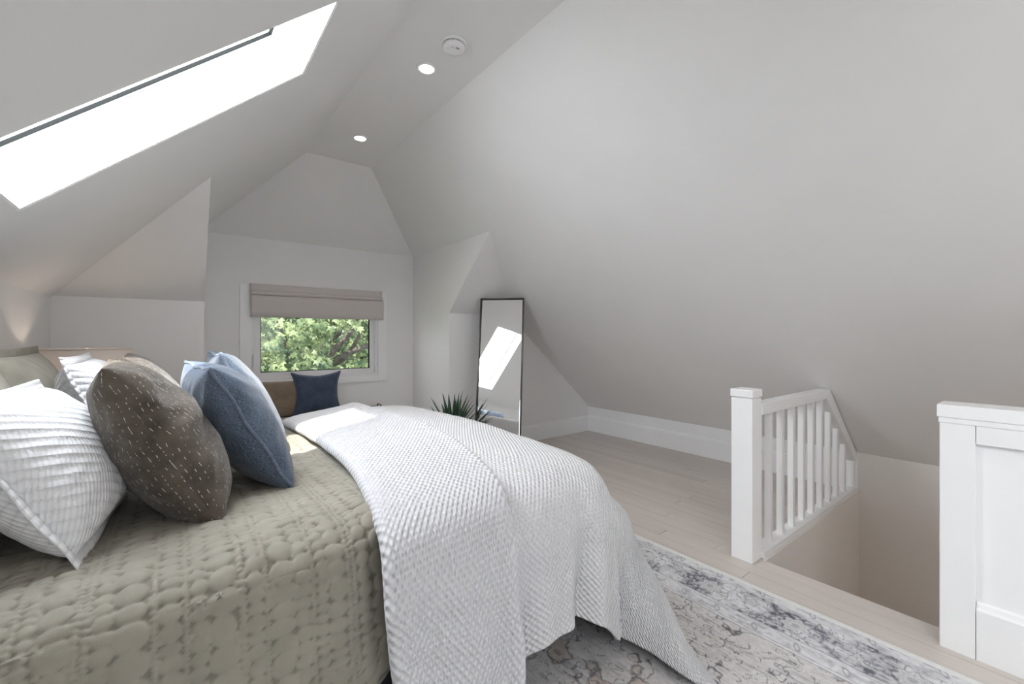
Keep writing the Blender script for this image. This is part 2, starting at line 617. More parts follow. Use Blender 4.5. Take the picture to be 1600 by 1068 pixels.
def leaf_mat():
    m, nt, b = base_mat('maple_leaf', (0.2, 0.3, 0.1), 0.5, spec=0.4)
    at = N(nt, 'ShaderNodeNewGeometry')
    n = N(nt, 'ShaderNodeTexNoise')
    n.inputs['Scale'].default_value = 3.0
    n.inputs['Detail'].default_value = 3
    nt.links.new(at.outputs['Position'], n.inputs['Vector'])
    r = N(nt, 'ShaderNodeValToRGB')
    r.color_ramp.elements[0].position = 0.35
    r.color_ramp.elements[1].position = 0.65
    r.color_ramp.elements[0].color = (0.035, 0.085, 0.035, 1)
    r.color_ramp.elements[1].color = (0.31, 0.37, 0.18, 1)
    nt.links.new(n.outputs['Fac'], r.inputs[0])
    nt.links.new(r.outputs[0], b.inputs['Base Color'])
    tl = N(nt, 'ShaderNodeBsdfTranslucent')
    nt.links.new(r.outputs[0], tl.inputs[0])
    mix = N(nt, 'ShaderNodeMixShader')
    mix.inputs[0].default_value = 0.3
    out = [x for x in nt.nodes if x.type == 'OUTPUT_MATERIAL'][0]
    nt.links.new(b.outputs[0], mix.inputs[1])
    nt.links.new(tl.outputs[0], mix.inputs[2])
    nt.links.new(mix.outputs[0], out.inputs[0])
    return m


M['leaf'] = leaf_mat()


def rug_mat():
    m, nt, b = base_mat('faded_oriental_rug', (0.6, 0.6, 0.6), 0.92, spec=0.15)
    at = N(nt, 'ShaderNodeAttribute')
    at.attribute_name = 'weave'
    nt.links.new(at.outputs['Color'], b.inputs['Base Color'])
    tc = N(nt, 'ShaderNodeTexCoord')
    n = N(nt, 'ShaderNodeTexNoise')
    n.inputs['Scale'].default_value = 420
    nt.links.new(tc.outputs['Object'], n.inputs['Vector'])
    bp = N(nt, 'ShaderNodeBump')
    bp.inputs['Strength'].default_value = 0.5
    bp.inputs['Distance'].default_value = 0.0015
    nt.links.new(n.outputs['Fac'], bp.inputs['Height'])
    nt.links.new(bp.outputs[0], b.inputs['Normal'])
    return m


M['rug'] = rug_mat()

# ------------------------------------------------------------------ the setting
T = 0.12  # slab thickness


def struct(name, prisms, mat):
    bm = bmesh.new()
    for pts, off in prisms:
        add_prism(bm, pts, off)
    o = from_bm(name, bm, mat)
    o['kind'] = 'structure'
    return o


WELL = (2.49, XR, -1.9, 1.02)    # stairwell opening x0,x1,y0,y1
FZ = -0.014
# subfloor, with the stairwell left open; its planks are parts
bm = bmesh.new()
add_box(bm, (XKL - 0.1, YB - 0.1, -0.2), (WELL[0], Y0 + 0.1, FZ))
add_box(bm, (WELL[0], WELL[3], -0.2), (XR + 0.1, Y0 + 0.1, FZ))
add_box(bm, (WELL[0], YB - 0.1, -0.2), (XR + 0.1, WELL[2], FZ))
floor = from_bm('floor', bm, M['floor_base'])
floor['kind'] = 'structure'

pw = 0.0865
unit = None
x = 0.90
col_i = 0
rp = random.Random(3)
# run the columns so one board edge meets the stairwell edge
n_left = int(round((WELL[0] - x) / pw))
xs = [x + (WELL[0] - x) * i / n_left for i in range(n_left + 1)]
n_right = int(round((XR - WELL[0]) / pw))
xs += [WELL[0] + (XR - WELL[0]) * (i + 1) / n_right for i in range(n_right)]
for a, b2 in zip(xs, xs[1:]):
    ranges = [(-1.2, Y0)] if a < WELL[0] - 1e-4 else [(WELL[3], Y0)]
    for y0, y1 in ranges:
        y = y0
        first = rp.uniform(0.5, 2.4)
        while y < y1 - 1e-4:
            L = first if y == y0 else rp.uniform(1.3, 2.6)
            ye = min(y + L, y1)
            if y1 - ye < 0.35: ye = y1
            if unit is None:
                bm = bmesh.new()
                bmesh.ops.create_cube(bm, size=1.0)
                unit = bpy.data.meshes.new('plank')
                bm.to_mesh(unit); bm.free()
                unit.materials.append(M['plank'])
            o = bpy.data.objects.new('plank', unit)
            COL.objects.link(o)
            g = 0.0011 if rp.random() < 0.7 else 0.0022
            dz = rp.uniform(-0.0006, 0.0006)
            o.location = ((a + b2) / 2, (y + ye) / 2, FZ + 0.007 + dz)
            o.scale = (b2 - a - 2 * g, ye - y - 2 * g, 0.014)
            o.rotation_euler = (0, rp.uniform(-0.004, 0.004), 0)
            o.parent = floor
            y = ye

# knee walls, gable walls, dormer side walls
struct('wall_right', [([(XR, YB, -2.5), (XR, Y1, -2.5), (XR, Y1, ZK), (XR, YB, ZK)], (T, 0, 0))], M['stairwell'])
struct('wall_left', [([(XKL, YB, 0), (XKL, Y1, 0), (XKL, Y1, zl(XKL)), (XKL, YB, zl(XKL))], (-T, 0, 0))], M['wall'])
xj = XR - (ZS - ZK) / TR
struct('wall_gable_right', [([(XSR + .002, Y1, 0), (XR + T, Y1, 0), (XR + T, Y1, ZK), (XR, Y1, ZK), (xj, Y1, ZS), (XSR + .002, Y1, ZS)], (0, T, 0))], M['wall'])
struct('wall_gable_left', [([(XKL - T, Y1, 0), (XSL - .002, Y1, 0), (XSL - .002, Y1, 1.449), (XKL - T, Y1, 1.449)], (0, T, 0))], M['wall'])
struct('wall_dormer_right', [([(XSR, Y1 + 0.001, 0), (XSR, Y0 + T, 0), (XSR, Y0 + T, zr(XSR)), (XSR, 3.092, zr(XSR)), (XSR, Y1 + 0.001, ZS)], (0.05, 0, 0))], M['wall'])
struct('wall_dormer_left', [([(XSL, Y1 + 0.001, 0), (XSL, Y0 + T, 0), (XSL, Y0 + T, zl(XSL)), (XSL, 3.043, zl(XSL)), (XSL, Y1 + 0.001, 1.449)], (-0.05, 0, 0))], M['wall'])

# window wall with its opening
wx0, wx1, wz0, wz1 = 0.545, 1.735, 0.78, 1.60
struct('wall_window', [
    ([(XSL - .05, Y0, 0), (wx0, Y0, 0), (wx0, Y0, ZW + 0.05), (XSL - .05, Y0, ZW + 0.05)], (0, T, 0)),
    ([(wx1, Y0, 0), (XSR + .05, Y0, 0), (XSR + .05, Y0, ZW + 0.05), (wx1, Y0, ZW + 0.05)], (0, T, 0)),
    ([(wx0, Y0, 0), (wx1, Y0, 0), (wx1, Y0, wz0), (wx0, Y0, wz0)], (0, T, 0)),
    ([(wx0, Y0, wz1), (wx1, Y0, wz1), (wx1, Y0, ZW + 0.05), (wx0, Y0, ZW + 0.05)], (0, T, 0))], M['wall'])

# sloped ceilings. left one with two skylight openings (the second, behind the camera, is added for fill light)
nL = Vector((-TL, 0, 1)).normalized()
nR = Vector((TR, 0, 1)).normalized()
SK = [(-0.412, 0.455, 1.585, 2.125), (-0.412, 0.455, -1.6, -1.0)]
TS = 0.20


def lq(xa, xb, ya, yb):
    return ([(xa, ya, zl(xa)), (xb, ya, zl(xb)), (xb, yb, zl(xb)), (xa, yb, zl(xa))], nL * TS)


YE = Y0 + T
xl0 = XKL - 0.1
struct('ceiling_slope_left', [
    lq(xl0, SK[0][0], YB - T, YE), lq(SK[0][1], XCL + 0.05, YB - T, YE),
    lq(SK[0][0], SK[0][1], YB - T, SK[1][2]), lq(SK[0][0], SK[0][1], SK[1][3], SK[0][2]), lq(SK[0][0], SK[0][1], SK[0][3], YE)], M['wall'])
struct('ceiling_slope_right', [([(XR + 0.1, YB - T, zr(XR + 0.1)), (XR + 0.1, YE, zr(XR + 0.1)), (XCR - 0.05, YE, zr(XCR - 0.05)), (XCR - 0.05, YB - T, zr(XCR - 0.05))], nR * T)], M['wall'])
struct('ceiling', [([(XCL, YB - T, ZC), (XCR, YB - T, ZC), (XCR, YE, ZC), (XCL, YE, ZC)], (0, 0, 0.25))], M['wall'])
nh = Vector((0, YH - Y0, 0)) ; nh = Vector((0, (ZC - ZW), (Y0 - YH))).normalized()
struct('ceiling_hip', [([(XCL - .02, YH, ZC), (XCR + .02, YH, ZC), (XSR, Y0, ZW), (XSL - .05, Y0, ZW)], nh * 0.1)], M['wall'])
n2 = Vector((0, 2.113 - ZS, Y1 - 3.092)).normalized()
struct('ceiling_hip_right', [([(XSR + .002, 3.092, 2.113), (XSR + .002, Y1, ZS), (xj, Y1, ZS)], n2 * 0.05)], M['wall'])
struct('ceiling_hip_left', [([(XSL - .002, 3.043, zl(XSL)), (XSL - .002, Y1, 1.449), (XKL, Y1, 1.449)], n2 * 0.05)], M['wall'])

# back gable wall behind the camera, its big window added to let in fill
bx0, bx1, bz0, bz1 = 0.35, 2.25, 0.75, 2.05
gy = YB


def gp(pts):
    return ([(p[0], gy, p[1]) for p in pts], (0, -T, 0))


struct('wall_back', [gp([(XKL - T, 0), (bx0, 0), (bx0, zl(bx0)), (XKL - T, zl(XKL - T))]),
                     gp([(bx1, 0), (XR + T, 0), (XR + T, zr(XR + T)), (bx1, zr(bx1))]),
                     gp([(bx0, 0), (bx1, 0), (bx1, bz0), (bx0, bz0)]),
                     gp([(bx0, bz1), (bx1, bz1), (bx1, zr(bx1)), (XCR, ZC), (XCL, ZC), (bx0, zl(bx0))])], M['wall'])

# stairwell walls, landing and steps
WZ = -2.5
struct('wall_stairwell', [
    ([(WELL[0], WELL[3] - .004, WZ), (XR, WELL[3] - .004, WZ), (XR, WELL[3] - .004, -0.001), (WELL[0], WELL[3] - .004, -0.001)], (0, 0.1, 0)),
    ([(WELL[0], WELL[2] - 0.6, WZ), (WELL[0], WELL[3], WZ), (WELL[0], WELL[3], FZ - 0.001), (WELL[0], WELL[2] - 0.6, FZ - 0.001)], (-0.1, 0, 0)),
    ([(WELL[0], WELL[2], WZ), (XR, WELL[2], WZ), (XR, WELL[2], FZ), (WELL[0], WELL[2], FZ)], (0, -0.1, 0))], M['stairwell'])
struct('floor_landing', [([(WELL[0] - .1, WELL[2] - .1, WZ), (XR + .1, WELL[2] - .1, WZ), (XR + .1, WELL[3] + .1, WZ), (WELL[0] - .1, WELL[3] + .1, WZ)], (0, 0, -0.1))], M['plank'])
st = empty('staircase', (WELL[0], WELL[2], 0), label='painted stairs going down inside the well behind the half wall', cat='stairs')
for k in range(11):
    box('step', (0.02, k * 0.21, WZ), (XR - WELL[0] - 0.02, k * 0.21 + 0.24, -0.2 * (k + 1)), M['plank'], st)

# baseboards with their moulded upper edge
def baseboard(name, a, b2, n, h=0.19, extra=None, prof=True):
    """from a to b2 along the floor, n = direction into the room"""
    a, b2, n = Vector((*a, 0)), Vector((*b2, 0)), Vector((*n, 0))
    pr = [(0, 0), (0.018, 0), (0.018, h - 0.028), (0.014, h - 0.02), (0.015, h - 0.012), (0.008, h), (0, h)]
    bm = bmesh.new()
    pa = [bm.verts.new(a + n * p[0] + Vector((0, 0, p[1]))) for p in pr]
    pb = [bm.verts.new(b2 + n * p[0] + Vector((0, 0, p[1]))) for p in pr]
    k = len(pr)
    for i in range(k):
        bm.faces.new((pa[i], pa[(i + 1) % k], pb[(i + 1) % k], pb[i]))
    bm.faces.new(pa[::-1]); bm.faces.new(pb)
    o = from_bm(name, bm, M['trim'])
    o['kind'] = 'structure'
    return o


baseboard('baseboard_right', (XR - 0.012, WELL[3]), (XR - 0.012, Y1), (-1, 0))
baseboard('baseboard_gable_right', (XSR, Y1), (XR, Y1), (0, -1))
baseboard('baseboard_dormer_right', (XSR, Y1), (XSR, Y0), (-1, 0))
baseboard('baseboard_window', (XSL, Y0), (XSR, Y0), (0, -1))
baseboard('baseboard_left', (XKL, YB), (XKL, Y1), (1, 0))
baseboard('baseboard_gable_left', (XKL, Y1), (XSL, Y1), (0, -1))
# flat white board over the right baseboard, up to the foot of the slope
o = box('trim_1', (XR - 0.012, WELL[3] + 0.001, 0.0), (XR - 0.0005, Y1, ZK + 0.004), M['trim']); o['kind'] = 'structure'
o = box('trim_2', (WELL[0] + 0.002, WELL[3] - 0.012, -0.07), (XR, WELL[3] - 0.0045, -0.002), M['stairwell']); o['kind'] = 'structure'

# ---- window_1 : awning window with casing
W1 = empty('window_1', (0, 0, 0), kind='structure')
cx0, cx1, cz0, cz1 = 0.455, 1.83, 0.715, 1.685
bm = bmesh.new()
yo = Y0 - 0.018
for lo, hi in (((cx0, yo, cz0), (wx0, Y0 - 0.0005, cz1)), ((wx1, yo, cz0), (cx1, Y0 - 0.0005, cz1)),
               ((wx0, yo, wz1), (wx1, Y0 - 0.0005, cz1)), ((wx0, yo, cz0), (wx1, Y0 - 0.0005, wz0))):
    add_box(bm, lo, hi, 0.003)
from_bm('window_casing', bm, M['trim'], W1)


def frame_ring(name, x0, x1, z0, z1, w, ya, yb, mat, parent, bev=0.003):
    bm = bmesh.new()
    add_box(bm, (x0, ya, z0), (x0 + w, yb, z1), bev)
    add_box(bm, (x1 - w, ya, z0), (x1, yb, z1), bev)
    add_box(bm, (x0 + w, ya, z0), (x1 - w, yb, z0 + w), bev)
    add_box(bm, (x0 + w, ya, z1 - w), (x1 - w, yb, z1), bev)
    return from_bm(name, bm, mat, parent)


frame_ring('window_frame', wx0, wx1, wz0, wz1, 0.028, Y0 - 0.004, Y0 + 0.11, M['vinyl'], W1)
sash = frame_ring('window_sash', wx0 + 0.028, wx1 - 0.028, wz0 + 0.028, wz1 - 0.028, 0.05, Y0 + 0.02, Y0 + 0.075, M['vinyl'], W1)
frame_ring('gasket', wx0 + 0.078, wx1 - 0.078, wz0 + 0.078, wz1 - 0.078, 0.006, Y0 + 0.03, Y0 + 0.06, M['vinyl_dark'], sash, 0.0)
box('pane', (wx0 + 0.08, Y0 + 0.045, wz0 + 0.08), (wx1 - 0.08, Y0 + 0.049, wz1 - 0.08), M['glass'], sash)
bm = bmesh.new()
add_box(bm, (1.06, Y0 - 0.022, wz0 + 0.004), (1.22, Y0 - 0.004, wz0 + 0.022), 0.003)
crank = from_bm('window_crank', bm, M['vinyl'], W1)
bm = bmesh.new()
add_tube(bm, [(1.12, Y0 - 0.02, wz0 + 0.02), (1.15, Y0 - 0.04, wz0 + 0.028), (1.20, Y0 - 0.045, wz0 + 0.030)], 0.005, 6)
from_bm('crank_handle', bm, M['vinyl_dark'], crank)
for xx in (wx0 + 0.018, wx1 - 0.018):
    bm = bmesh.new()
    add_box(bm, (xx - 0.007, Y0 - 0.016, 0.90), (xx + 0.007, Y0 - 0.004, 1.02), 0.002)
    add_box(bm, (xx - 0.004, Y0 - 0.028, 0.93), (xx + 0.004, Y0 - 0.014, 1.04), 0.002)
    from_bm('sash_lock', bm, M['vinyl'], W1)

# ---- skylights
def skylight(name, s):
    xa, xb, ya, yb = s
    W = empty(name, (0, 0, 0), kind='structure')
    ux = Vector((1, 0, TL)).normalized()
    def P(u, y, d):  # u 0..1 along slope, d outward
        xx = xa + (xb - xa) * u
        return Vector((xx, y, zl(xx))) + nL * d
    L = (Vector((xb, 0, zl(xb))) - Vector((xa, 0, zl(xa)))).length
    def bar(bm, u0, u1, y0, y1, d0, d1):
        pts = [P(u0, y0, d0), P(u1, y0, d0), P(u1, y1, d0), P(u0, y1, d0)]
        add_prism(bm, pts, nL * (d1 - d0))
    lin = 0.008
    # painted lining of the shaft
    bm = bmesh.new()
    e = lin / L
    bar(bm, 0, e, ya, yb, 0.002, TS); bar(bm, 1 - e, 1, ya, yb, 0.002, TS)
    bar(bm, e, 1 - e, ya, ya + lin, 0.002, TS); bar(bm, e, 1 - e, yb - lin, yb, 0.002, TS)
    from_bm('skylight_lining', bm, M['trim'], W)
    fw = 0.035
    bm = bmesh.new()
    f0, f1 = TS - 0.035, TS + 0.05
    k = fw / L
    bar(bm, 0, k, ya, yb, f0, f1); bar(bm, 1 - k, 1, ya, yb, f0, f1)
    bar(bm, k, 1 - k, ya, ya + fw, f0, f1); bar(bm, k, 1 - k, yb - fw, yb, f0, f1)
    fr = from_bm('skylight_frame', bm, M['trim'], W)
    bm = bmesh.new()
    g, k2 = 0.006, (fw + 0.006) / L
    bar(bm, k, k2, ya + fw, yb - fw, f0 - 0.002, f0 + 0.01); bar(bm, 1 - k2, 1 - k, ya + fw, yb - fw, f0 - 0.002, f0 + 0.01)
    bar(bm, k2, 1 - k2, ya + fw, ya + fw + g, f0 - 0.002, f0 + 0.01); bar(bm, k2, 1 - k2, yb - fw - g, yb - fw, f0 - 0.002, f0 + 0.01)
    from_bm('gasket', bm, M['vinyl_dark'], fr)
    bm = bmesh.new()
    bar(bm, k, 1 - k, ya + fw, yb - fw, TS + 0.01, TS + 0.016)
    from_bm('pane', bm, M['glass'], W)
    return W


skylight('window_2', SK[0])
skylight('fill_skylight', SK[1])  # unseen skylight behind the camera, added for fill light
W4 = empty('fill_window', (0, 0, 0), kind='structure')  # unseen back window, added to let in more sky light
frame_ring('window_frame', bx0, bx1, bz0, bz1, 0.05, YB - 0.10, YB + 0.01, M['trim'], W4)  # frame of the added back window
box('fill_window_mullion', ((bx0 + bx1) / 2 - 0.025, YB - 0.09, bz0 + 0.05), ((bx0 + bx1) / 2 + 0.025, YB - 0.01, bz1 - 0.05), M['trim'], W4)
box('pane', (bx0 + 0.05, YB - 0.06, bz0 + 0.05), (bx1 - 0.05, YB - 0.055, bz1 - 0.05), M['glass'], W4)

# ------------------------------------------------------------------ half wall beside the stairs
hw = empty('half_wall', (2.345, -0.9, 0), label='white paneled half wall with square cap beside the stairwell at right edge', cat='half wall')
hx, hy = 2.345, -0.9


def hbox(name, lo, hi, parent=hw, bev=0.003, mat='trim'):
    return box(name, (lo[0] - hx, lo[1] - hy, lo[2]), (hi[0] - hx, hi[1] - hy, hi[2]), M[mat], parent, bev)


YEnd, YS = 0.318, -1.9
hbox('core', (hx + 0.027, YS, 0.0), (hx + 0.125, YEnd - 0.006, 0.90), bev=0)
stile = hbox('end_stile', (hx, 0.223, 0.0), (hx + 0.029, YEnd, 0.885))
hbox('end_board', (hx + 0.004, YEnd - 0.008, 0.0), (hx + 0.128, YEnd + 0.002, 0.885))
for ya, yb in ((-0.62, -0.50), (-1.33, -1.21)):
    hbox('stile', (hx, ya, 0.17), (hx + 0.029, yb, 0.80))
hbox('top_rail', (hx + 0.001, YS, 0.800), (hx + 0.029, 0.2215, 0.880))
hbox('base_board', (hx + 0.001, YS, 0.0), (hx + 0.029, 0.2215, 0.175))
bm = bmesh.new()
prf = [(0.028, 0.175), (0.001, 0.175), (0.001, 0.185), (0.012, 0.192), (0.015, 0.205), (0.028, 0.212)]
pa = [bm.verts.new((p[0], YS - hy, p[1])) for p in prf]
pb = [bm.verts.new((p[0], 0.2215 - hy, p[1])) for p in prf]
for i in range(len(prf)):
    bm.faces.new((pa[i], pa[(i + 1) % 6], pb[(i + 1) % 6], pb[i]))
bm.faces.new(pa); bm.faces.new(pb[::-1])
from_bm('base_moulding', bm, M['trim'], hw)
bm = bmesh.new()
add_box(bm, (-0.008, YS - hy, 0.889), (0.138, YEnd + 0.008 - hy, 0.938), 0.005)
add_box(bm, (-0.004, YS - hy, 0.868), (0.134, YEnd + 0.004 - hy, 0.889), 0.004)
from_bm('cap', bm, M['trim'], hw)

# ------------------------------------------------------------------ stair railing
rl = empty('stair_railing', (2.455, 1.07, 0), label='white stair railing with square newel post and slanting rail end', cat='railing')
rx, ry = 2.455, 1.07
YR = 1.065


def rbox(name, lo, hi, parent=rl, bev=0.003):
    return box(name, (lo[0] - rx, lo[1] - ry, lo[2]), (hi[0] - rx, hi[1] - ry, hi[2]), M['trim'], parent, bev)


nb = rbox('newel_post', (2.40, 1.035, 0.0), (2.51, 1.145, 0.868), bev=0.004)
bm = bmesh.new()
add_box(bm, (2.408 - rx, 1.043 - ry, 0.866), (2.502 - rx, 1.137 - ry, 0.876))
add_box(bm, (2.396 - rx, 1.031 - ry, 0.874), (2.514 - rx, 1.149 - ry, 0.916), 0.006)
from_bm('newel_cap', bm, M['trim'], nb)
rbox('half_baluster', (2.51, YR - 0.022, 0.0), (2.535, YR + 0.022, 0.80))
ZT = 0.835
xk = XR - (ZT - ZK) / TR            # where the rail meets the slope
bm = bmesh.new()
off = 0.068
nx = 1.0
# level handrail
add_prism(bm, [(2.51 - rx, YR - 0.036 - ry, ZT - 0.062), (2.51 - rx, YR - 0.036 - ry, ZT), (xk - 0.012 - rx, YR - 0.036 - ry, ZT), (xk - 0.105 - rx + 0.02, YR - 0.036 - ry, ZT - 0.062)], (0, 0.072, 0))
bmesh.ops.bevel(bm, geom=list(bm.edges), offset=0.004, segments=2, affect='EDGES')
from_bm('handrail', bm, M['trim'], rl)
bm = bmesh.new()
# slanting rail that follows the ceiling down
sx0, sx1 = xk - 0.012, XR - 0.035
zz = lambda x_: zr(x_) - 0.014
add_prism(bm, [(sx0 - rx, YR - 0.036 - ry, zz(sx0)), (sx1 - rx, YR - 0.036 - ry, zz(sx1)), (sx1 - rx, YR - 0.036 - ry, zz(sx1) - 0.088), (sx0 - 0.075 - rx, YR - 0.036 - ry, zz(sx0 ) - 0.068 + 0.018)], (0, 0.072, 0))
bmesh.ops.bevel(bm, geom=list(bm.edges), offset=0.004, segments=2, affect='EDGES')
from_bm('slanting_rail', bm, M['trim'], rl)
rbox('shoe_rail', (2.51, YR - 0.045, 0.0), (XR - 0.014, YR + 0.035, 0.035))
for i in range(9):
    bxx = 2.675 + i * 0.163
    top = min(ZT - 0.06, zr(bxx) - 0.10)
    rbox('baluster', (bxx - 0.016, YR - 0.016, 0.034), (bxx + 0.016, YR + 0.016, top), bev=0.002)
rbox('end_post', (XR - 0.045, YR - 0.03, 0.034), (XR - 0.013, YR + 0.03, zr(XR - 0.03) - 0.055), bev=0.002)

# ------------------------------------------------------------------ ceiling fixtures
def downlight(x_, y_, label):
    e = empty('recessed_downlight', (x_, y_, ZC), label=label, cat='ceiling light', group='recessed ceiling lights')
    bm = bmesh.new()
    add_lathe(bm, [(0.043, -0.001), (0.044, -0.004), (0.056, -0.006), (0.060, -0.004), (0.061, 0.0)], 36)
    from_bm('trim_ring', bm, M['white_plastic'], e, True)
    bm = bmesh.new()
    add_lathe(bm, [(0.0001, -0.0025), (0.0425, -0.0025), (0.0425, -0.001)], 36)
    from_bm('lamp_disc', bm, M['led'], e)
    d = bpy.data.lights.new('downlight_beam', 'SPOT')
    d.energy = 12
    d.color = (1.0, 0.80, 0.66)
    d.spot_size = math.radians(115)
    d.spot_blend = 0.6
    d.shadow_soft_size = 0.04
    l = bpy.data.objects.new('downlight_beam', d)
    COL.objects.link(l)
    l.parent = e
    l.location = (0, 0, -0.012)
    return e


downlight(1.150, 2.300, 'round lit ceiling light nearer the smoke detector')
downlight(1.141, 3.425, 'round lit ceiling light farther away, above the window alcove')
downlight(1.15, 0.4, 'round lit ceiling light over the near edge of the rug')
downlight(1.15, -1.4, 'round lit ceiling light behind the camera')

sd = empty('smoke_detector', (1.164, 2.011, ZC), label='round white smoke detector on the flat ceiling strip', cat='smoke detector')
bm = bmesh.new()
add_lathe(bm, [(0.069, 0.0), (0.069, -0.008), (0.062, -0.011), (0.058, -0.011)], 40)
from_bm('mounting_plate', bm, M['white_plastic'], sd, True)
bm = bmesh.new()
add_lathe(bm, [(0.050, -0.008), (0.050, -0.021)], 40)
from_bm('vent_gap', bm, M['dark_plastic'], sd)
bm = bmesh.new()
add_lathe(bm, [(0.056, -0.017), (0.058, -0.021), (0.056, -0.033), (0.047, -0.041), (0.02, -0.043), (0.0001, -0.043)], 40)
dome = from_bm('cover', bm, M['white_plastic'], sd, True)
for k in range(10):
    bm = bmesh.new()
    a_ = 2 * math.pi * k / 10
    c_ = Vector((0.052 * math.cos(a_), 0.052 * math.sin(a_), -0.014))
    add_box(bm, c_ - Vector((0.003, 0.003, 0.005)), c_ + Vector((0.003, 0.003, 0.005)))
    from_bm('vent_rib', bm, M['white_plastic'], sd)
bm = bmesh.new()
add_box(bm, (-0.004, -0.036, -0.0435), (0.014, -0.026, -0.0395), 0.001)
add_lathe(bm, [(0.0035, -0.0445), (0.0001, -0.045)], 12, (-0.022, -0.024, 0.002))
from_bm('test_button', bm, M['steel'], sd)

# ------------------------------------------------------------------ roman blind
rb = empty('roman_blind', (1.14, Y0 - 0.02, 1.70), label='folded beige roman blind over the top of the window', cat='blind')
bx_a, bx_b = 0.53 - 1.14, 1.765 - 1.14


def blind_panel(name, prof, x0=bx_a, x1=bx_b):
    n = 60
    P = np.zeros((n + 1, len(prof), 3))
    for i in range(n + 1):
        t = i / n
        for j, (y_, z_) in enumerate(prof):
            sag = 0.004 * math.sin(math.pi * t) * (j / len(prof))
            P[i, j] = (x0 + (x1 - x0) * t, y_ + 0.0015 * math.sin(9 * t + j), z_ - sag)
    me = grid_mesh(name, P)
    o = link(name, me, M['blind'], rb, True)
    s = o.modifiers.new('s', 'SOLIDIFY'); s.thickness = 0.003
    return o


box('head_rail', (bx_a + 0.004, -0.018, -0.075), (bx_b - 0.004, -0.0005, -0.018), M['blind'], rb, 0.002)
blind_panel('header', [(-0.004, -0.018), (-0.024, -0.017), (-0.028, -0.024), (-0.029, -0.06), (-0.028, -0.098)])
blind_panel('upper_fold', [(-0.008, -0.080), (-0.036, -0.082), (-0.048, -0.090), (-0.050, -0.104), (-0.046, -0.112), (-0.025, -0.108)])
blind_panel('lower_panel', [(-0.010, -0.116), (-0.036, -0.118), (-0.048, -0.128), (-0.051, -0.16), (-0.050, -0.21), (-0.048, -0.27), (-0.045, -0.312), (-0.03, -0.318), (-0.01, -0.31)], bx_a + 0.002, bx_b + 0.01)

# ------------------------------------------------------------------ mirror
mang = -0.80
mc = Vector((2.575, 3.490, 1.578))
lean = 0.20
rdir = Vector((math.cos(mang), math.sin(mang), 0))
n0 = Vector((math.sin(mang), -math.cos(mang), 0))
MH = mc.z / math.cos(lean)
MW = 0.44
foot = mc + n0 * (math.sin(lean) * MH)
foot.z = 0.002
mr = empty('floor_mirror', foot, label='tall narrow leaning mirror with thin dark frame in the alcove corner', cat='mirror')
mr.rotation_euler = Matrix((rdir, -n0 * math.cos(lean) + Vector((0, 0, -math.sin(lean))), -n0 * math.sin(lean) + Vector((0, 0, math.cos(lean))))).transposed().to_euler()
# local: x right, y away (behind the glass), z up the mirror
fw = 0.009
box('backing', (-MW / 2 + 0.004, 0.004, 0.004), (MW / 2 - 0.004, 0.02, MH - 0.004), M['dark_plastic'], mr)
frame_ring('mirror_frame', -MW / 2, MW / 2, 0, MH, fw, -0.012, 0.022, M['mirror_frame'], mr, 0.001)
box('mirror_glass', (-MW / 2 + fw + 0.010, -0.003, fw + 0.010), (MW / 2 - fw - 0.010, 0.004, MH - fw - 0.010), M['mirror'], mr)
bm = bmesh.new()
a0, b0 = MW / 2 - fw, MW / 2 - fw - 0.010
h0, h1 = fw, MH - fw
q = [((-a0, h0), (-b0, h0 + .01), (-b0, h1 - .01), (-a0, h1)), ((a0, h0), (a0, h1), (b0, h1 - .01), (b0, h0 + .01)),
     ((-a0, h0), (a0, h0), (b0, h0 + .01), (-b0, h0 + .01)), ((-a0, h1), (-b0, h1 - .01), (b0, h1 - .01), (a0, h1))]
for f4 in q:
    vs = []
    for (xx, z_) in f4:
        inner = abs(abs(xx) - b0) < 1e-6
        vs.append(bm.verts.new((xx, -0.003 if inner else 0.001, z_)))
    bm.faces.new(vs)
bv = from_bm('bevelled_edge', bm, M['mirror_edge'], mr)
s = bv.modifiers.new('s', 'SOLIDIFY'); s.thickness = 0.002

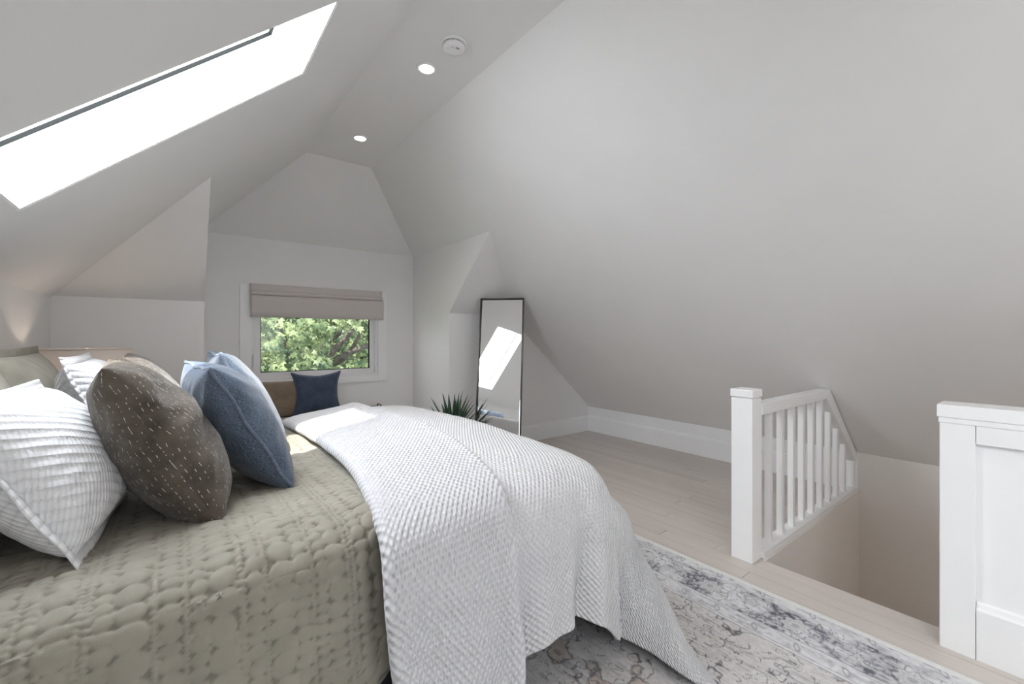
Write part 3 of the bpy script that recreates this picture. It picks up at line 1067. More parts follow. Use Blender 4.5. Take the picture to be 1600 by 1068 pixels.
# ------------------------------------------------------------------ rug
def make_rug():
    X0, X1, YA, YBk = -0.35, 2.186, -1.1, 1.90
    res = 0.0042
    # only the part that can be seen is woven finely
    nx_, ny_ = int((X1 - 0.55) / res), int((YBk + 0.35) / res)
    gx = np.linspace(0.55, X1 - 0.028, nx_)
    gy_ = np.linspace(-0.35, YBk - 0.028, ny_)
    X, Y = np.meshgrid(gx, gy_, indexing='ij')
    def pattern(X, Y):
        d = np.minimum(X1 - X, YBk - Y)          # distance from the edge
        along = np.where(X1 - X < YBk - Y, Y, X)
        fine = fbm(X * 90, Y * 90, 3, 3)
        mid = fbm(X * 22, Y * 22, 11, 4)
        big = fbm(X * 5, Y * 5, 21, 4)
        hat = fbm(X * 160, Y * 22, 31, 2)
        light = np.array([0.64, 0.64, 0.65])
        dark = np.array([0.07, 0.07, 0.085])
        beige = np.array([0.49, 0.43, 0.385])
        shape = X.shape + (1,)
        C = np.broadcast_to(light, X.shape + (3,)).copy()
        def blend(mask, col):
            nonlocal C
            mk = np.clip(mask, 0, 1)[..., None]
            C = C * (1 - mk) + np.array(col) * mk
        field = (d > 0.355).astype(float)
        # warp for a scalloped medallion line
        med = (np.abs(X - 1.15) / 0.62) + (np.abs(((Y - 0.2 + 0.9) % 1.8) - 0.9) / 0.85)
        medw = med + 0.10 * np.sin(Y * 34) * np.cos(X * 31) + 0.12 * mid
        blend(field, beige)
        corner = field * (medw > 1.02)
        blend(corner * 0.75, [0.58, 0.575, 0.575])
        blend(field * np.clip(1 - np.abs(medw - 1.02) / 0.028, 0, 1) * 0.85, dark)
        blend(field * np.clip(1 - np.abs(medw - 0.90) / 0.02, 0, 1) * 0.5, dark)
        inner = field * (medw < 0.55)
        blend(inner * 0.45, [0.36, 0.35, 0.36])
        # wear: light abrasion and dark hatching
        blend(np.clip((hat - 0.10) * 3, 0, 1) * np.clip(big * 2 + 0.6, 0.15, 1) * 0.45, [0.16, 0.16, 0.18])
        blend(np.clip((fbm(X * 60, Y * 9, 71, 3) + 0.05) * 2.2, 0, 1) * 0.30, [0.64, 0.64, 0.65])
        blend(np.clip(big * 1.8 - 0.15, 0, 1) * 0.12, [0.66, 0.66, 0.67])
        # vines: contour lines of smooth noise
        v1 = vnoise(X * 15 + 3.1, Y * 15, 41) + 0.4 * vnoise(X * 33, Y * 33, 42)
        v2 = vnoise(X * 24 + 9.1, Y * 24 + 4, 43) + 0.5 * vnoise(X * 50, Y * 50, 44)
        blend(field * np.clip(1 - np.abs(v1) / 0.045, 0, 1) ** 0.5 * (mid > -0.2) * 0.9, dark)
        blend(field * np.clip(1 - np.abs(v2 - 0.35) / 0.06, 0, 1) ** 0.5 * (big > -0.1) * 0.85, dark)
        # border bands
        bord = ((d > 0.078) & (d < 0.262)).astype(float)
        blend(bord * np.clip((fbm(X * 14, Y * 9, 51, 4) + 0.22) * 2.4, 0, 1) * np.clip(0.6 + 1.5 * fine, 0.2, 1), [0.13, 0.13, 0.155])
        blend(bord * np.clip(1 - np.abs(v2) / 0.07, 0, 1) * 0.9, [0.09, 0.09, 0.11])
        blend(bord * np.clip(1 - np.abs(v1 - 0.1) / 0.05, 0, 1) * 0.8, [0.11, 0.11, 0.13])
        # rosettes in the main border and the field
        def rosette(cx, cy, R, nP, k=1.0):
            rr = np.hypot(X - cx, Y - cy)
            th = np.arctan2(Y - cy, X - cx)
            edge = R * (1 + 0.16 * np.cos(nP * th))
            m = rr < edge
            blend(m * 0.85 * k, [0.60, 0.60, 0.605])
            blend(np.clip(1 - np.abs(rr - edge) / 0.0045, 0, 1) * 0.8 * k, [0.16, 0.16, 0.18])
            blend(np.clip(1 - np.abs(rr - edge * 0.62) / 0.004, 0, 1) * 0.45 * k, [0.25, 0.25, 0.27])
            blend((rr < R * 0.3) * 0.6 * k, [0.30, 0.30, 0.32])
            spoke = (np.abs(np.sin(nP * th / 2)) < 0.16) & (rr < edge * 0.95) & (rr > R * 0.3)
            blend(spoke * 0.4 * k, [0.25, 0.25, 0.27])
        for i in range(-1, 6):
            rosette(X1 - 0.172, -0.02 + 0.36 * i, 0.050, 7)
            rosette(X1 - 0.150, 0.16 + 0.36 * i, 0.026, 5, 0.8)
        for cx, cy, R, nP in ((1.62, 0.42, 0.055, 8), (1.44, 0.86, 0.05, 7), (1.30, 0.30, 0.07, 9), (1.66, 1.05, 0.035, 6), (1.05, 0.62, 0.06, 8), (1.50, 0.10, 0.06, 8), (0.85, 0.95, 0.05, 7), (1.25, 1.25, 0.05, 7)):
            rosette(cx, cy, R, nP, 0.75)
        # dividing lines and guard bands with small tilted oval marks
        for dd, w in ((0.010, 0.0022), (0.072, 0.0026), (0.262, 0.0035), (0.278, 0.002), (0.340, 0.003), (0.356, 0.002)):
            blend(np.clip(1 - np.abs(d - dd - 0.0015 * mid) / w, 0, 1) * 0.75, [0.16, 0.16, 0.18])
        for dc, pit, ph in ((0.042, 0.20, 0.02), (0.309, 0.155, 0.05)):
            s_ = ((along + ph) % pit) - pit / 2
            t_ = d - dc
            e = np.hypot((s_ * 0.9 + t_ * 0.5) / 0.009, (t_ * 0.9 - s_ * 0.5) / 0.022)
            blend(np.clip(1 - np.abs(e - 1) / 0.35, 0, 1) * 0.8, [0.14, 0.14, 0.16])
            blend(((d > dc - 0.028) & (d < dc + 0.028)) * np.clip(fbm(X * 40, Y * 40, 61, 3) * 2.0, 0, 1) * 0.55, [0.3, 0.3, 0.33])
        C *= (1 + 0.16 * fine)[..., None]
        return np.clip(C, 0.05, 0.72)
    C = pattern(X, Y)
    Z = 0.0115 + 0.0010 * vnoise(X * 2.2, Y * 2.2, 5)
    UV = np.stack([X, Y], -1)
    e = empty('area_rug', (0, 0, 0), label='faded grey and beige oriental rug under the bed', cat='rug')
    me = grid_mesh('rug_pile', np.stack([X, Y, Z], -1), UV)
    ca = me.color_attributes.new('weave', 'FLOAT_COLOR', 'POINT')
    ca.data.foreach_set('color', np.concatenate([C, np.ones(X.shape + (1,))], -1).reshape(-1).astype(np.float32))
    o = link('rug_pile', me, M['rug'], e)
    # the rest of the pile, under the bed and out of sight
    bm = bmesh.new()
    add_box(bm, (X0, YA, 0.002), (0.55, YBk - 0.028, 0.0115))
    add_box(bm, (0.55, YA, 0.002), (X1 - 0.028, -0.35, 0.0115))
    add_box(bm, (0.55, -0.35, 0.002), (X1 - 0.028, YBk - 0.028, 0.0095))
    from_bm('rug_backing', bm, M['binding'], e)
    bm = bmesh.new()
    add_box(bm, (X1 - 0.030, YA, 0.001), (X1, YBk, 0.0125), 0.004)
    add_box(bm, (X0, YBk - 0.030, 0.001), (X1 - 0.030, YBk, 0.0125), 0.004)
    from_bm('binding', bm, M['binding'], e)
    return e


make_rug()

# ------------------------------------------------------------------ bed
BX0, BX1, BY0, BY1 = -0.585, 1.26, 1.20, 2.90
bed = empty('bed', ((BX0 + BX1) / 2, (BY0 + BY1) / 2, 0), label='wide bed with dark base, made up with sage quilt and white duvet', cat='bed')
bcx, bcy = (BX0 + BX1) / 2, (BY0 + BY1) / 2


def bbox(name, lo, hi, mat, bev=0.0):
    return box(name, (lo[0] - bcx, lo[1] - bcy, lo[2]), (hi[0] - bcx, hi[1] - bcy, hi[2]), M[mat], bed, bev)


bbox('mattress', (BX0, BY0, 0.36), (BX1, BY1, 0.635), 'mattress', 0.04)
bbox('box_spring', (BX0 + 0.02, BY0 + 0.02, 0.16), (BX1 - 0.02, BY1 - 0.02, 0.358), 'boxspring', 0.01)
for lx in (BX0 + 0.1, BX1 - 0.1):
    for ly in (BY0 + 0.12, BY1 - 0.12):
        bbox('leg', (lx - 0.03, ly - 0.03, 0.012 if ly < 1.9 and lx > 0 else 0.0), (lx + 0.03, ly + 0.03, 0.16), 'dark_wood', 0.004)


# ---- sage quilt: raster of pebble stitching, then a draped grid that carries it
def pebble_height():
    res = 0.0025
    W, H = 1.75, 2.75
    nx_, ny_ = int(W / res), int(H / res)
    Hm = np.zeros((nx_, ny_), np.float32)
    r = np.random.default_rng(5)
    x_ = 0.0
    widths = [0.062, 0.015, 0.040, 0.013, 0.030, 0.056, 0.016, 0.034, 0.014, 0.060, 0.042, 0.013, 0.026, 0.050, 0.015, 0.014, 0.036]
    k = 0
    while x_ < W:
        w = widths[k % len(widths)] * r.uniform(0.85, 1.15)
        k += 1
        y_ = r.uniform(0, 0.02)
        while y_ < H:
            ry_ = w * r.uniform(0.36, 0.56) * (0.72 if w > 0.04 and r.random() < 0.3 else 1.0)
            rx_ = w * r.uniform(0.50, 0.58) * (0.86 if w > 0.04 and r.random() < 0.2 else 1.0)
            cx_, cy_ = x_ + w / 2 + r.uniform(-.08, .08) * w, y_ + ry_
            i0, i1 = int(max(0, (cx_ - rx_) / res)), int(min(nx_, (cx_ + rx_) / res + 2))
            j0, j1 = int(max(0, (cy_ - ry_) / res)), int(min(ny_, (cy_ + ry_) / res + 2))
            if i1 > i0 and j1 > j0:
                gx_ = (np.arange(i0, i1) * res - cx_) / rx_
                gy2 = (np.arange(j0, j1) * res - cy_) / ry_
                q2 = 1 - (gx_[:, None] ** 2 + gy2[None, :] ** 2)
                hgt = np.clip(q2, 0, 1) ** 0.38 * (0.0052 + 0.085 * min(rx_, ry_))
                blk = Hm[i0:i1, j0:j1]
                np.maximum(blk, hgt.astype(np.float32), out=blk)
            y_ += 2 * ry_ * 0.93
        x_ += w * 0.95
    # small pebbles fill what is left between the columns
    for _ in range(14000):
        i, j = int(r.integers(3, nx_ - 3)), int(r.integers(3, ny_ - 3))
        if Hm[i, j] > 0.0012: continue
        rr_ = r.uniform(0.0055, 0.0085)
        k_ = int(rr_ / res) + 1
        i0, i1, j0, j1 = max(0, i - k_), min(nx_, i + k_ + 1), max(0, j - k_), min(ny_, j + k_ + 1)
        q2 = 1 - (((np.arange(i0, i1) - i)[:, None] * res / rr_) ** 2 + ((np.arange(j0, j1) - j)[None, :] * res / rr_) ** 2)
        blk = Hm[i0:i1, j0:j1]
        np.maximum(blk, (np.clip(q2, 0, 1) ** 0.38 * 0.0046).astype(np.float32), out=blk)
    return Hm, res


HM, HRES = pebble_height()


def sample_h(u, v):
    a_ = np.clip(u / HRES, 0, HM.shape[0] - 2)
    b_ = np.clip(v / HRES, 0, HM.shape[1] - 2)
    i, j = a_.astype(int), b_.astype(int)
    f, g = a_ - i, b_ - j
    return HM[i, j] * (1 - f) * (1 - g) + HM[i + 1, j] * f * (1 - g) + HM[i, j + 1] * (1 - f) * g + HM[i + 1, j + 1] * f * g


def displaced(name, P, H, UV, mat, parent=None, solid=0.0, smooth=True):
    du = np.gradient(P, axis=0)
    dv = np.gradient(P, axis=1)
    n = np.cross(du, dv)
    n /= np.linalg.norm(n, axis=-1, keepdims=True) + 1e-9
    me = grid_mesh(name, P + n * H[..., None], UV)
    o = link(name, me, mat, parent, smooth)
    if solid:
        s = o.modifiers.new('s', 'SOLIDIFY')
        s.thickness = solid
        s.offset = -1
    return o, n


def make_quilt():
    # rows: across the bed, from the near hem up, over the top, to the far side. columns: along x
    xs_ = np.array([-0.60, -0.45, -0.25, 0.0, 0.2, 0.36, 0.44, 0.50, 0.80, 1.14])
    rows = []
    for k, xx in enumerate(xs_):
        hem = np.interp(xx, [-0.6, 0.25, 0.36, 0.46, 0.6], [0.09, 0.25, 0.275, 0.305, 0.33])
        yn = np.interp(xx, [-0.6, -0.3, 0.1, 0.40, 0.47, 1.2], [1.09, 1.12, 1.14, 1.16, 1.20, 1.20])
        zt = np.interp(xx, [-0.6, 0.0, 0.4, 0.55, 1.2], [0.655, 0.665, 0.672, 0.66, 0.655])
        r = [(yn - 0.045, hem), (yn - 0.03, hem * .6 + .22), (yn - 0.012, 0.45), (yn, 0.56), (yn + 0.028, zt - 0.035), (yn + 0.105, zt + 0.004), (yn + 0.30, zt + 0.003),
             (1.85, 0.652), (2.3, 0.652), (2.7, 0.652), (2.9, 0.63), (2.945, 0.5), (2.96, 0.3)]
        rows.append([(xx, a_, b_) for a_, b_ in r])
    Cn = np.array(rows)          # (x, row, 3)
    nx_, nr = 500, 760
    # resample rows evenly by arc length
    t0 = np.linspace(0, Cn.shape[1] - 1, 800)
    fine = interp1(Cn, t0, 1)
    mid_ = fine[4]
    seg = np.r_[0, np.cumsum(np.linalg.norm(np.diff(mid_, axis=0), axis=1))]
    L = seg[-1]
    ts = np.interp(np.linspace(0, L, nr), seg, t0)
    G = interp1(Cn, ts, 1)
    G = interp1(G, np.linspace(0, len(xs_) - 1, 200), 0)
    segx = np.r_[0, np.cumsum(np.abs(np.diff(G[:, nr // 2, 0])))]
    tx = np.interp(np.linspace(0, segx[-1], nx_), segx, np.arange(200))
    G = interp1(G, tx, 0)
    X = G[..., 0]
    arc = np.broadcast_to(np.linspace(0, L, nr)[None, :], X.shape)
    side = np.clip((0.60 - G[..., 2]) / 0.2, 0, 1) * (arc < 1.0)
    # soft folds of the hanging side
    G[..., 1] -= side * (0.010 * np.sin(X * 16 + 1) + 0.012 * vnoise(X * 9, arc * 2, 3))
    # crumples along the edge and shallow ripples on top
    top = (G[..., 2] > 0.62)
    G[..., 2] += top * (0.0045 * vnoise(X * 13, G[..., 1] * 9, 8) + 0.0028 * fbm(X * 30, G[..., 1] * 24, 9, 2))
    edge = np.exp(-((arc - 0.52) / 0.10) ** 2)
    nn_ = edge * (0.010 * fbm(X * 11, arc * 15, 12, 3))
    G[..., 2] += nn_
    G[..., 1] -= nn_ * 0.7
    H = sample_h(X + 0.62, arc) * np.where(top & (arc > 0.75), 0.62, 1.0)
    UV = np.stack([X, arc], -1)
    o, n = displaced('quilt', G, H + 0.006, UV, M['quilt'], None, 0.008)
    # crease shade between the pebbles, painted in as a darker colour
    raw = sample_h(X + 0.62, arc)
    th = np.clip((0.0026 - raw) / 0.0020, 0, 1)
    ca = o.data.color_attributes.new('groove_shade', 'FLOAT_COLOR', 'POINT')
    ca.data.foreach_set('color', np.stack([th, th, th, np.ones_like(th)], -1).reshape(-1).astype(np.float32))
    tag(o, 'sage green quilt with stitched pebble circles spread over the bed', 'quilt')
    # bound hem
    bm = bmesh.new()
    hemp = [Vector(G[i, 0]) + Vector((0, -0.002, 0)) for i in range(0, nx_, 8)]
    add_tube(bm, hemp, 0.0065, 6)
    from_bm('hem_binding', bm, M['quilt'], o, True)
    return o


quilt = make_quilt()


# ---- white duvet: control net (x stations along the bed, rows across it) interpolated smoothly
def drape(name, net, nu, nv, mat, parent=None, solid=0.02, folds=None, pitch_noise=0.004):
    Cn = np.array(net, float)                       # (cols along x, rows across, 3)
    def resample(A, axis, n):
        t0 = np.linspace(0, A.shape[axis] - 1, 600)
        F = interp1(A, t0, axis)
        D = np.linalg.norm(np.diff(F, axis=axis), axis=-1)
        seg = D.mean(axis=1 - axis)
        c = np.r_[0, np.cumsum(seg)]
        ts = np.interp(np.linspace(0, c[-1], n), c, t0)
        return interp1(A, ts, axis), c[-1]
    G, L1 = resample(Cn, 1, nv)
    G, L0 = resample(G, 0, nu)
    U, V = np.meshgrid(np.linspace(0, L0, nu), np.linspace(0, L1, nv), indexing='ij')
    if folds is not None:
        G = folds(G, U, V)
    UV = np.stack([U, V], -1)
    H = pitch_noise * fbm(U * 7, V * 7, 77, 3) + solid
    o, n = displaced(name, G[:, ::-1].copy(), H[:, ::-1].copy(), UV[:, ::-1].copy(), mat, parent, solid)
    return o, G


def duvet_net():
    net = []
    #        x on top, x on side, crown z, near y, hem z, far y
    st = [(0.61, 0.52, 0.665, 1.080, 0.20, 3.02), (0.80, 0.76, 0.705, 1.065, 0.17, 3.02), (0.95, 0.94, 0.725, 1.055, 0.235, 3.0),
          (1.12, 1.14, 0.725, 1.05, 0.215, 2.98), (1.26, 1.275, 0.71, 1.055, 0.09, 2.95)]
    for xt, xs1, zc_, yn, hz, yf in st:
        r = [(xt, yf + .03, 0.25), (xt, yf + .02, 0.55), (xt, yf - 0.10, zc_ - 0.02), (xt, 2.5, zc_ + 0.012), (xt, 2.0, zc_ + 0.028), (xt, 1.6, zc_ + 0.018),
             (xs1, 1.27, zc_ - 0.004), (xs1, 1.13, zc_ - 0.040), (xs1, yn, zc_ - 0.15), (xs1, yn - 0.012, (2 * zc_ - 0.30 + hz) / 3), (xs1, yn - 0.02, (zc_ - 0.15 + 2 * hz) / 3), (xs1, yn - 0.03, hz)]
        net.append(r)
    # foot edge and foot drop (columns continue over the end of the bed)
    net.append([(1.325, 2.93, 0.25), (1.325, 2.92, 0.52), (1.335, 2.80, 0.635), (1.345, 2.5, 0.665), (1.35, 2.0, 0.675), (1.35, 1.6, 0.665), (1.34, 1.30, 0.655), (1.325, 1.165, 0.61), (1.315, 1.095, 0.50), (1.320, 1.075, 0.36), (1.325, 1.075, 0.20), (1.325, 1.06, 0.07)])
    net.append([(1.35, 2.91, 0.2), (1.385, 2.88, 0.38), (1.41, 2.78, 0.48), (1.42, 2.5, 0.50), (1.43, 2.0, 0.50), (1.435, 1.6, 0.50), (1.44, 1.32, 0.50), (1.45, 1.21, 0.50), (1.45, 1.12, 0.46), (1.42, 1.07, 0.34), (1.385, 1.02, 0.20), (1.36, 0.94, 0.06)])
    net.append([(1.38, 2.90, 0.1), (1.43, 2.86, 0.2), (1.46, 2.75, 0.24), (1.47, 2.5, 0.25), (1.48, 2.0, 0.25), (1.49, 1.6, 0.26), (1.50, 1.36, 0.30), (1.50, 1.24, 0.32), (1.49, 1.12, 0.32), (1.47, 1.02, 0.26), (1.44, 0.90, 0.13), (1.38, 0.78, 0.035)])
    net.append([(1.40, 2.90, 0.03), (1.46, 2.84, 0.04), (1.50, 2.72, 0.04), (1.51, 2.5, 0.04), (1.52, 2.0, 0.04), (1.53, 1.6, 0.04), (1.545, 1.38, 0.05), (1.55, 1.24, 0.06), (1.55, 1.10, 0.06), (1.52, 0.97, 0.05), (1.48, 0.84, 0.03), (1.41, 0.71, 0.03)])
    return net


def duvet_folds(G, U, V):
    L1 = V.max()
    hang = np.clip((V - (L1 - 0.52)) / 0.45, 0, 1)
    flat = np.clip((1.30 - G[..., 0]) / 0.06, 0, 1)
    G[..., 1] -= flat * hang * (0.014 * np.sin(G[..., 0] * 27 + 0.6) + 0.008 * np.sin(G[..., 0] * 49 + V * 3))
    G[..., 1] += flat * hang * 0.028 * np.exp(-((G[..., 0] - 1.10) / 0.04) ** 2) * hang
    # scalloped hem
    end = np.clip((V - (L1 - 0.12)) / 0.12, 0, 1)
    G[..., 2] += flat * end * 0.003 * np.sin(G[..., 0] * 52)
    # wrinkled foot drop
    foot = np.clip((G[..., 0] - 1.33) / 0.08, 0, 1)
    w = 0.016 * fbm(U * 5 + V * 2.0, V * 3, 31, 3) + 0.008 * np.sin(V * 17 + U * 9)
    G[..., 0] += foot * w * np.clip(G[..., 2] / 0.2, 0.15, 1)
    return G


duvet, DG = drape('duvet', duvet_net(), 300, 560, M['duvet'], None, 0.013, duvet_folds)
tag(duvet, 'white waffle weave duvet draped over the foot of the bed', 'duvet')


def band_net():
    net = []
    # rolled left edge, then across to the band's free edge
    st = [(0.560, 0.450, -0.018), (0.535, 0.425, -0.002), (0.545, 0.432, 0.020), (0.62, 0.50, 0.026), (0.74, 0.62, 0.024), (0.86, 0.73, 0.024), (0.925, 0.790, 0.026), (0.940, 0.803, 0.008)]
    for k, (xt, xs1, dz) in enumerate(st):
        zc_ = np.interp(xt, [0.53, 0.8, 0.95], [0.672, 0.708, 0.728])
        out = 0.030 if 1 < k < 7 else 0.012
        yn = np.interp(xs1, [0.42, 0.80], [1.075, 1.065]) - out
        mid_x = lambda y_: xs1 + (xt - xs1) * min(1, max(0, (y_ - 1.05) / 0.65))
        r = [(xt - 0.03, 3.05, 0.35), (xt - 0.03, 3.04, 0.56), (xt - 0.02, 2.93, zc_ - 0.008 + dz), (xt, 2.5, zc_ + 0.016 + dz), (mid_x(2.0), 2.0, zc_ + 0.030 + dz), (mid_x(1.6), 1.6, zc_ + 0.022 + dz),
             (mid_x(1.30), 1.27, zc_ - 0.001 + dz), (mid_x(1.12), 1.12 - out * .4, zc_ - 0.040 + dz), (xs1, yn, zc_ - 0.15), (xs1 + 0.008, yn - 0.012, 0.42), (xs1 + 0.018, yn - 0.022, 0.24), (xs1 + 0.028, yn - 0.03, 0.07)]
        net.append(r)
    return net


def band_folds(G, U, V):
    L1 = V.max()
    hang = np.clip((V - (L1 - 0.58)) / 0.5, 0, 1)
    G[..., 1] -= hang * 0.010 * np.sin(U * 30)
    G[..., 0] += hang * 0.006 * np.sin(V * 22)
    return G


band, _ = drape('turned_down_fold', band_net(), 130, 620, M['band'], duvet, 0.012, band_folds, 0.003)


# ------------------------------------------------------------------ pillows
def pillow(name, loc, w, h, t, phi, lean_, mat, label, cat='pillow', group=None, roll=0.0, piping=None, flange=0.0, crease=None, seed=0,
           pinch=0.06, wr=0.006, sag=0.0, pr=0.005, uvrot=0.0):
    """loc = middle of the bottom edge; phi = compass direction the face points to; lean_ = tilt backwards"""
    n = 72
    s = np.linspace(-1, 1, n)
    # denser near the edges
    s = np.sin(s * math.pi / 2) * 0.45 + s * 0.55
    S, Tt = np.meshgrid(s, s, indexing='ij')
    rx_, rz_ = w / 2 - flange, h / 2 - flange
    xx = rx_ * S * (1 - pinch * (1 - Tt ** 2))
    zz_ = rz_ * Tt * (1 - pinch * (1 - S ** 2))
    prof = np.clip((1 - S ** 2) * (1 - Tt ** 2), 0, 1) ** 0.42
    prof = prof * (1 - sag * Tt)                      # fuller at the bottom
    nz = fbm(xx * 7 + seed, zz_ * 7 + 3 * seed, seed, 3)
    # wrinkles running in from the corners and edges
    ang = np.arctan2(Tt, S)
    rad = np.maximum(np.abs(S), np.abs(Tt))
    wrk = np.sin(ang * 22 + 3 * nz + seed) * np.clip(rad - 0.55, 0, 1) * np.clip((1 - rad) / 0.12, 0, 1)
    objs = []
    P = []
    for sd_ in (-1, 1):
        y_ = sd_ * (t / 2 * prof + (wr * wrk + wr * 1.4 * nz) * np.clip((1 - rad) / 0.15, 0, 1))
        if crease is not None and sd_ == -1:
            for (x0c, z0c, ax, az, L_, dep, wd) in crease:
                dx_, dz_ = xx - x0c, zz_ - z0c
                al = dx_ * ax + dz_ * az
                ac = -dx_ * az + dz_ * ax
                y_ = y_ + prof * dep * np.exp(-(ac / wd) ** 2) * np.exp(-(al / L_) ** 2)
                y_ = y_ - prof * dep * 0.5 * np.exp(-((ac - wd * 2.2) / (wd * 1.3)) ** 2) * np.exp(-(al / L_) ** 2)
        P.append(np.stack([xx, y_, zz_ + h / 2], -1))
    # stitch the two faces into one skin
    verts = np.concatenate([P[0].reshape(-1, 3), P[1].reshape(-1, 3)])
    cr, sr = math.cos(uvrot), math.sin(uvrot)
    uvs = []
    for kf, Pk in enumerate(P):
        du_ = np.concatenate([np.zeros((1, n)), np.cumsum(np.linalg.norm(np.diff(Pk, axis=0), axis=-1), 0)], 0)
        dv_ = np.concatenate([np.zeros((n, 1)), np.cumsum(np.linalg.norm(np.diff(Pk, axis=1), axis=-1), 1)], 1)
        du_ = du_ - du_[n // 2][None]
        dv_ = dv_ - dv_[:, n // 2][:, None]
        uvs.append(np.stack([du_ * cr - dv_ * sr + 3 * kf, du_ * sr + dv_ * cr], -1).reshape(-1, 2))
    uvs = np.concatenate(uvs)
    idx = np.arange(n * n).reshape(n, n)
    q0 = np.stack([idx[:-1, :-1], idx[1:, :-1], idx[1:, 1:], idx[:-1, 1:]], -1).reshape(-1, 4)
    q1 = q0[:, ::-1] + n * n
    Q = np.concatenate([q0, q1])
    me = bpy.data.meshes.new(name)
    me.from_pydata(verts.tolist(), [], Q.tolist())
    uvl = me.uv_layers.new(name='UVMap')
    uvl.data.foreach_set('uv', uvs[Q.reshape(-1)].reshape(-1).astype(np.float32))
    bm = bmesh.new()
    bm.from_mesh(me)
    bmesh.ops.remove_doubles(bm, verts=bm.verts, dist=1e-5)
    bmesh.ops.recalc_face_normals(bm, faces=bm.faces)
    bm.to_mesh(me)
    bm.free()
    o = link(name, me, mat, None, True)
    tag(o, label, cat, group)
    # edge loop for piping or flange
    ring = [P[0][i, 0] for i in range(n)] + [P[0][n - 1, j] for j in range(1, n)] + [P[0][i, n - 1] for i in range(n - 2, -1, -1)] + [P[0][0, j] for j in range(n - 2, 0, -1)]
    ring = [Vector((p[0], 0.0, p[2])) for p in ring]
    if piping is not None:
        bm = bmesh.new()
        wob = random.Random(seed)
        pts = []
        for k, p in enumerate(ring[::2]):
            pts.append(p + Vector((0, 0.0035 * math.sin(k * 0.5 + seed), 0)))
        add_tube(bm, pts, pr, 8, closed=True)
        from_bm('piping', bm, piping, o, True)
    if flange:
        m_ = len(ring)
        Pf = np.zeros((m_ + 1, 5, 3))
        c_ = Vector((0, 0, h / 2))
        for k in range(m_ + 1):
            p = ring[k % m_]
            d_ = p - c_
            sx = 1 if abs(d_.x) / rx_ > 0.98 * abs(d_.z) / rz_ else 0
            ov = Vector((math.copysign(flange, d_.x) * min(1, (abs(d_.x) / rx_) ** 6 * 1.15), 0, math.copysign(flange, d_.z) * min(1, (abs(d_.z) / rz_) ** 6 * 1.15)))
            for j in range(5):
                f_ = j / 4
                Pf[k, j] = p + ov * f_ - d_ * 0.015 * (1 - f_) + Vector((0, 0.003 * math.sin(k * 0.2) * f_, 0))
        mef = grid_mesh('flange', Pf, np.stack([Pf[..., 0], Pf[..., 2]], -1))
        of = link('flange', mef, mat, o, True)
        s_ = of.modifiers.new('s', 'SOLIDIFY'); s_.thickness = 0.004; s_.offset = 0
    # orient: local -y is the face
    Rz = Matrix.Rotation(phi + math.pi / 2, 4, 'Z')
    Rx = Matrix.Rotation(-lean_, 4, 'X')
    Ry = Matrix.Rotation(roll, 4, 'Y')
    o.matrix_world = Matrix.Translation(loc) @ Rz @ Rx @ Ry
    return o


D = math.radians
pillow('throw_pillow', (0.30, 1.935, 0.66), 0.50, 0.505, 0.23, D(6), D(29), M['blue'], 'denim blue throw pillow with piping, nearer the camera in front of brown pillow',
       group='blue throw pillows on the bed', piping=M['blue_trim'], seed=3, pr=0.006, wr=0.008)
pillow('throw_pillow', (0.385, 2.44, 0.66), 0.50, 0.53, 0.19, D(2), D(28), M['blue'], 'blue throw pillow with sunlit top corner, behind the nearer blue one',
       group='blue throw pillows on the bed', piping=M['blue_trim'], seed=8, pr=0.006)
pillow('throw_pillow', (0.080, 1.765, 0.658), 0.56, 0.525, 0.26, D(4), D(28), M['brown'], 'large dark taupe brown velvet pillow with pale slub streaks, nearest camera',
       group='brown velvet pillows on the bed', seed=5, wr=0.011, pinch=0.07, crease=[(-0.12, -0.02, 0.97, 0.25, 0.12, 0.020, 0.030), (-0.16, 0.15, 0.8, 0.6, 0.1, 0.022, 0.03)], sag=0.12)
pillow('throw_pillow', (0.065, 2.42, 0.66), 0.52, 0.52, 0.20, D(2), D(27), M['brown'], 'brown velvet pillow with sunlit top, behind the large brown one',
       group='brown velvet pillows on the bed', seed=6, wr=0.009, pinch=0.07)
pillow('pillow_sham', (-0.15, 1.70, 0.668), 0.66, 0.455, 0.25, D(-4), D(30), M['sham_white'], 'big white ribbed pillow sham leaning at the left edge, nearest camera',
       group='white ribbed shams', seed=9, wr=0.006, pinch=0.03, flange=0.03, sag=0.15, uvrot=0.5)
pillow('pillow_sham', (-0.13, 2.42, 0.665), 0.66, 0.50, 0.22, D(0), D(22), M['sham_white'], 'white ribbed pillow sham farther back, its corner rising before the lampshade',
       group='white ribbed shams', seed=10, wr=0.006, pinch=0.03, flange=0.03, uvrot=0.4)
pillow('pillow_sham', (-0.37, 1.78, 0.655), 0.64, 0.52, 0.19, D(-2), D(14), M['quilt'], 'sage green quilted sham at the left edge behind the white ones',
       group='sage quilted shams', seed=11, wr=0.006, pinch=0.03, flange=0.03)
pillow('pillow_sham', (-0.37, 2.46, 0.655), 0.64, 0.52, 0.19, D(-2), D(14), M['quilt'], 'sage green quilted sham standing on the window side of the bed head',
       group='sage quilted shams', seed=12, wr=0.006, pinch=0.03, flange=0.03)

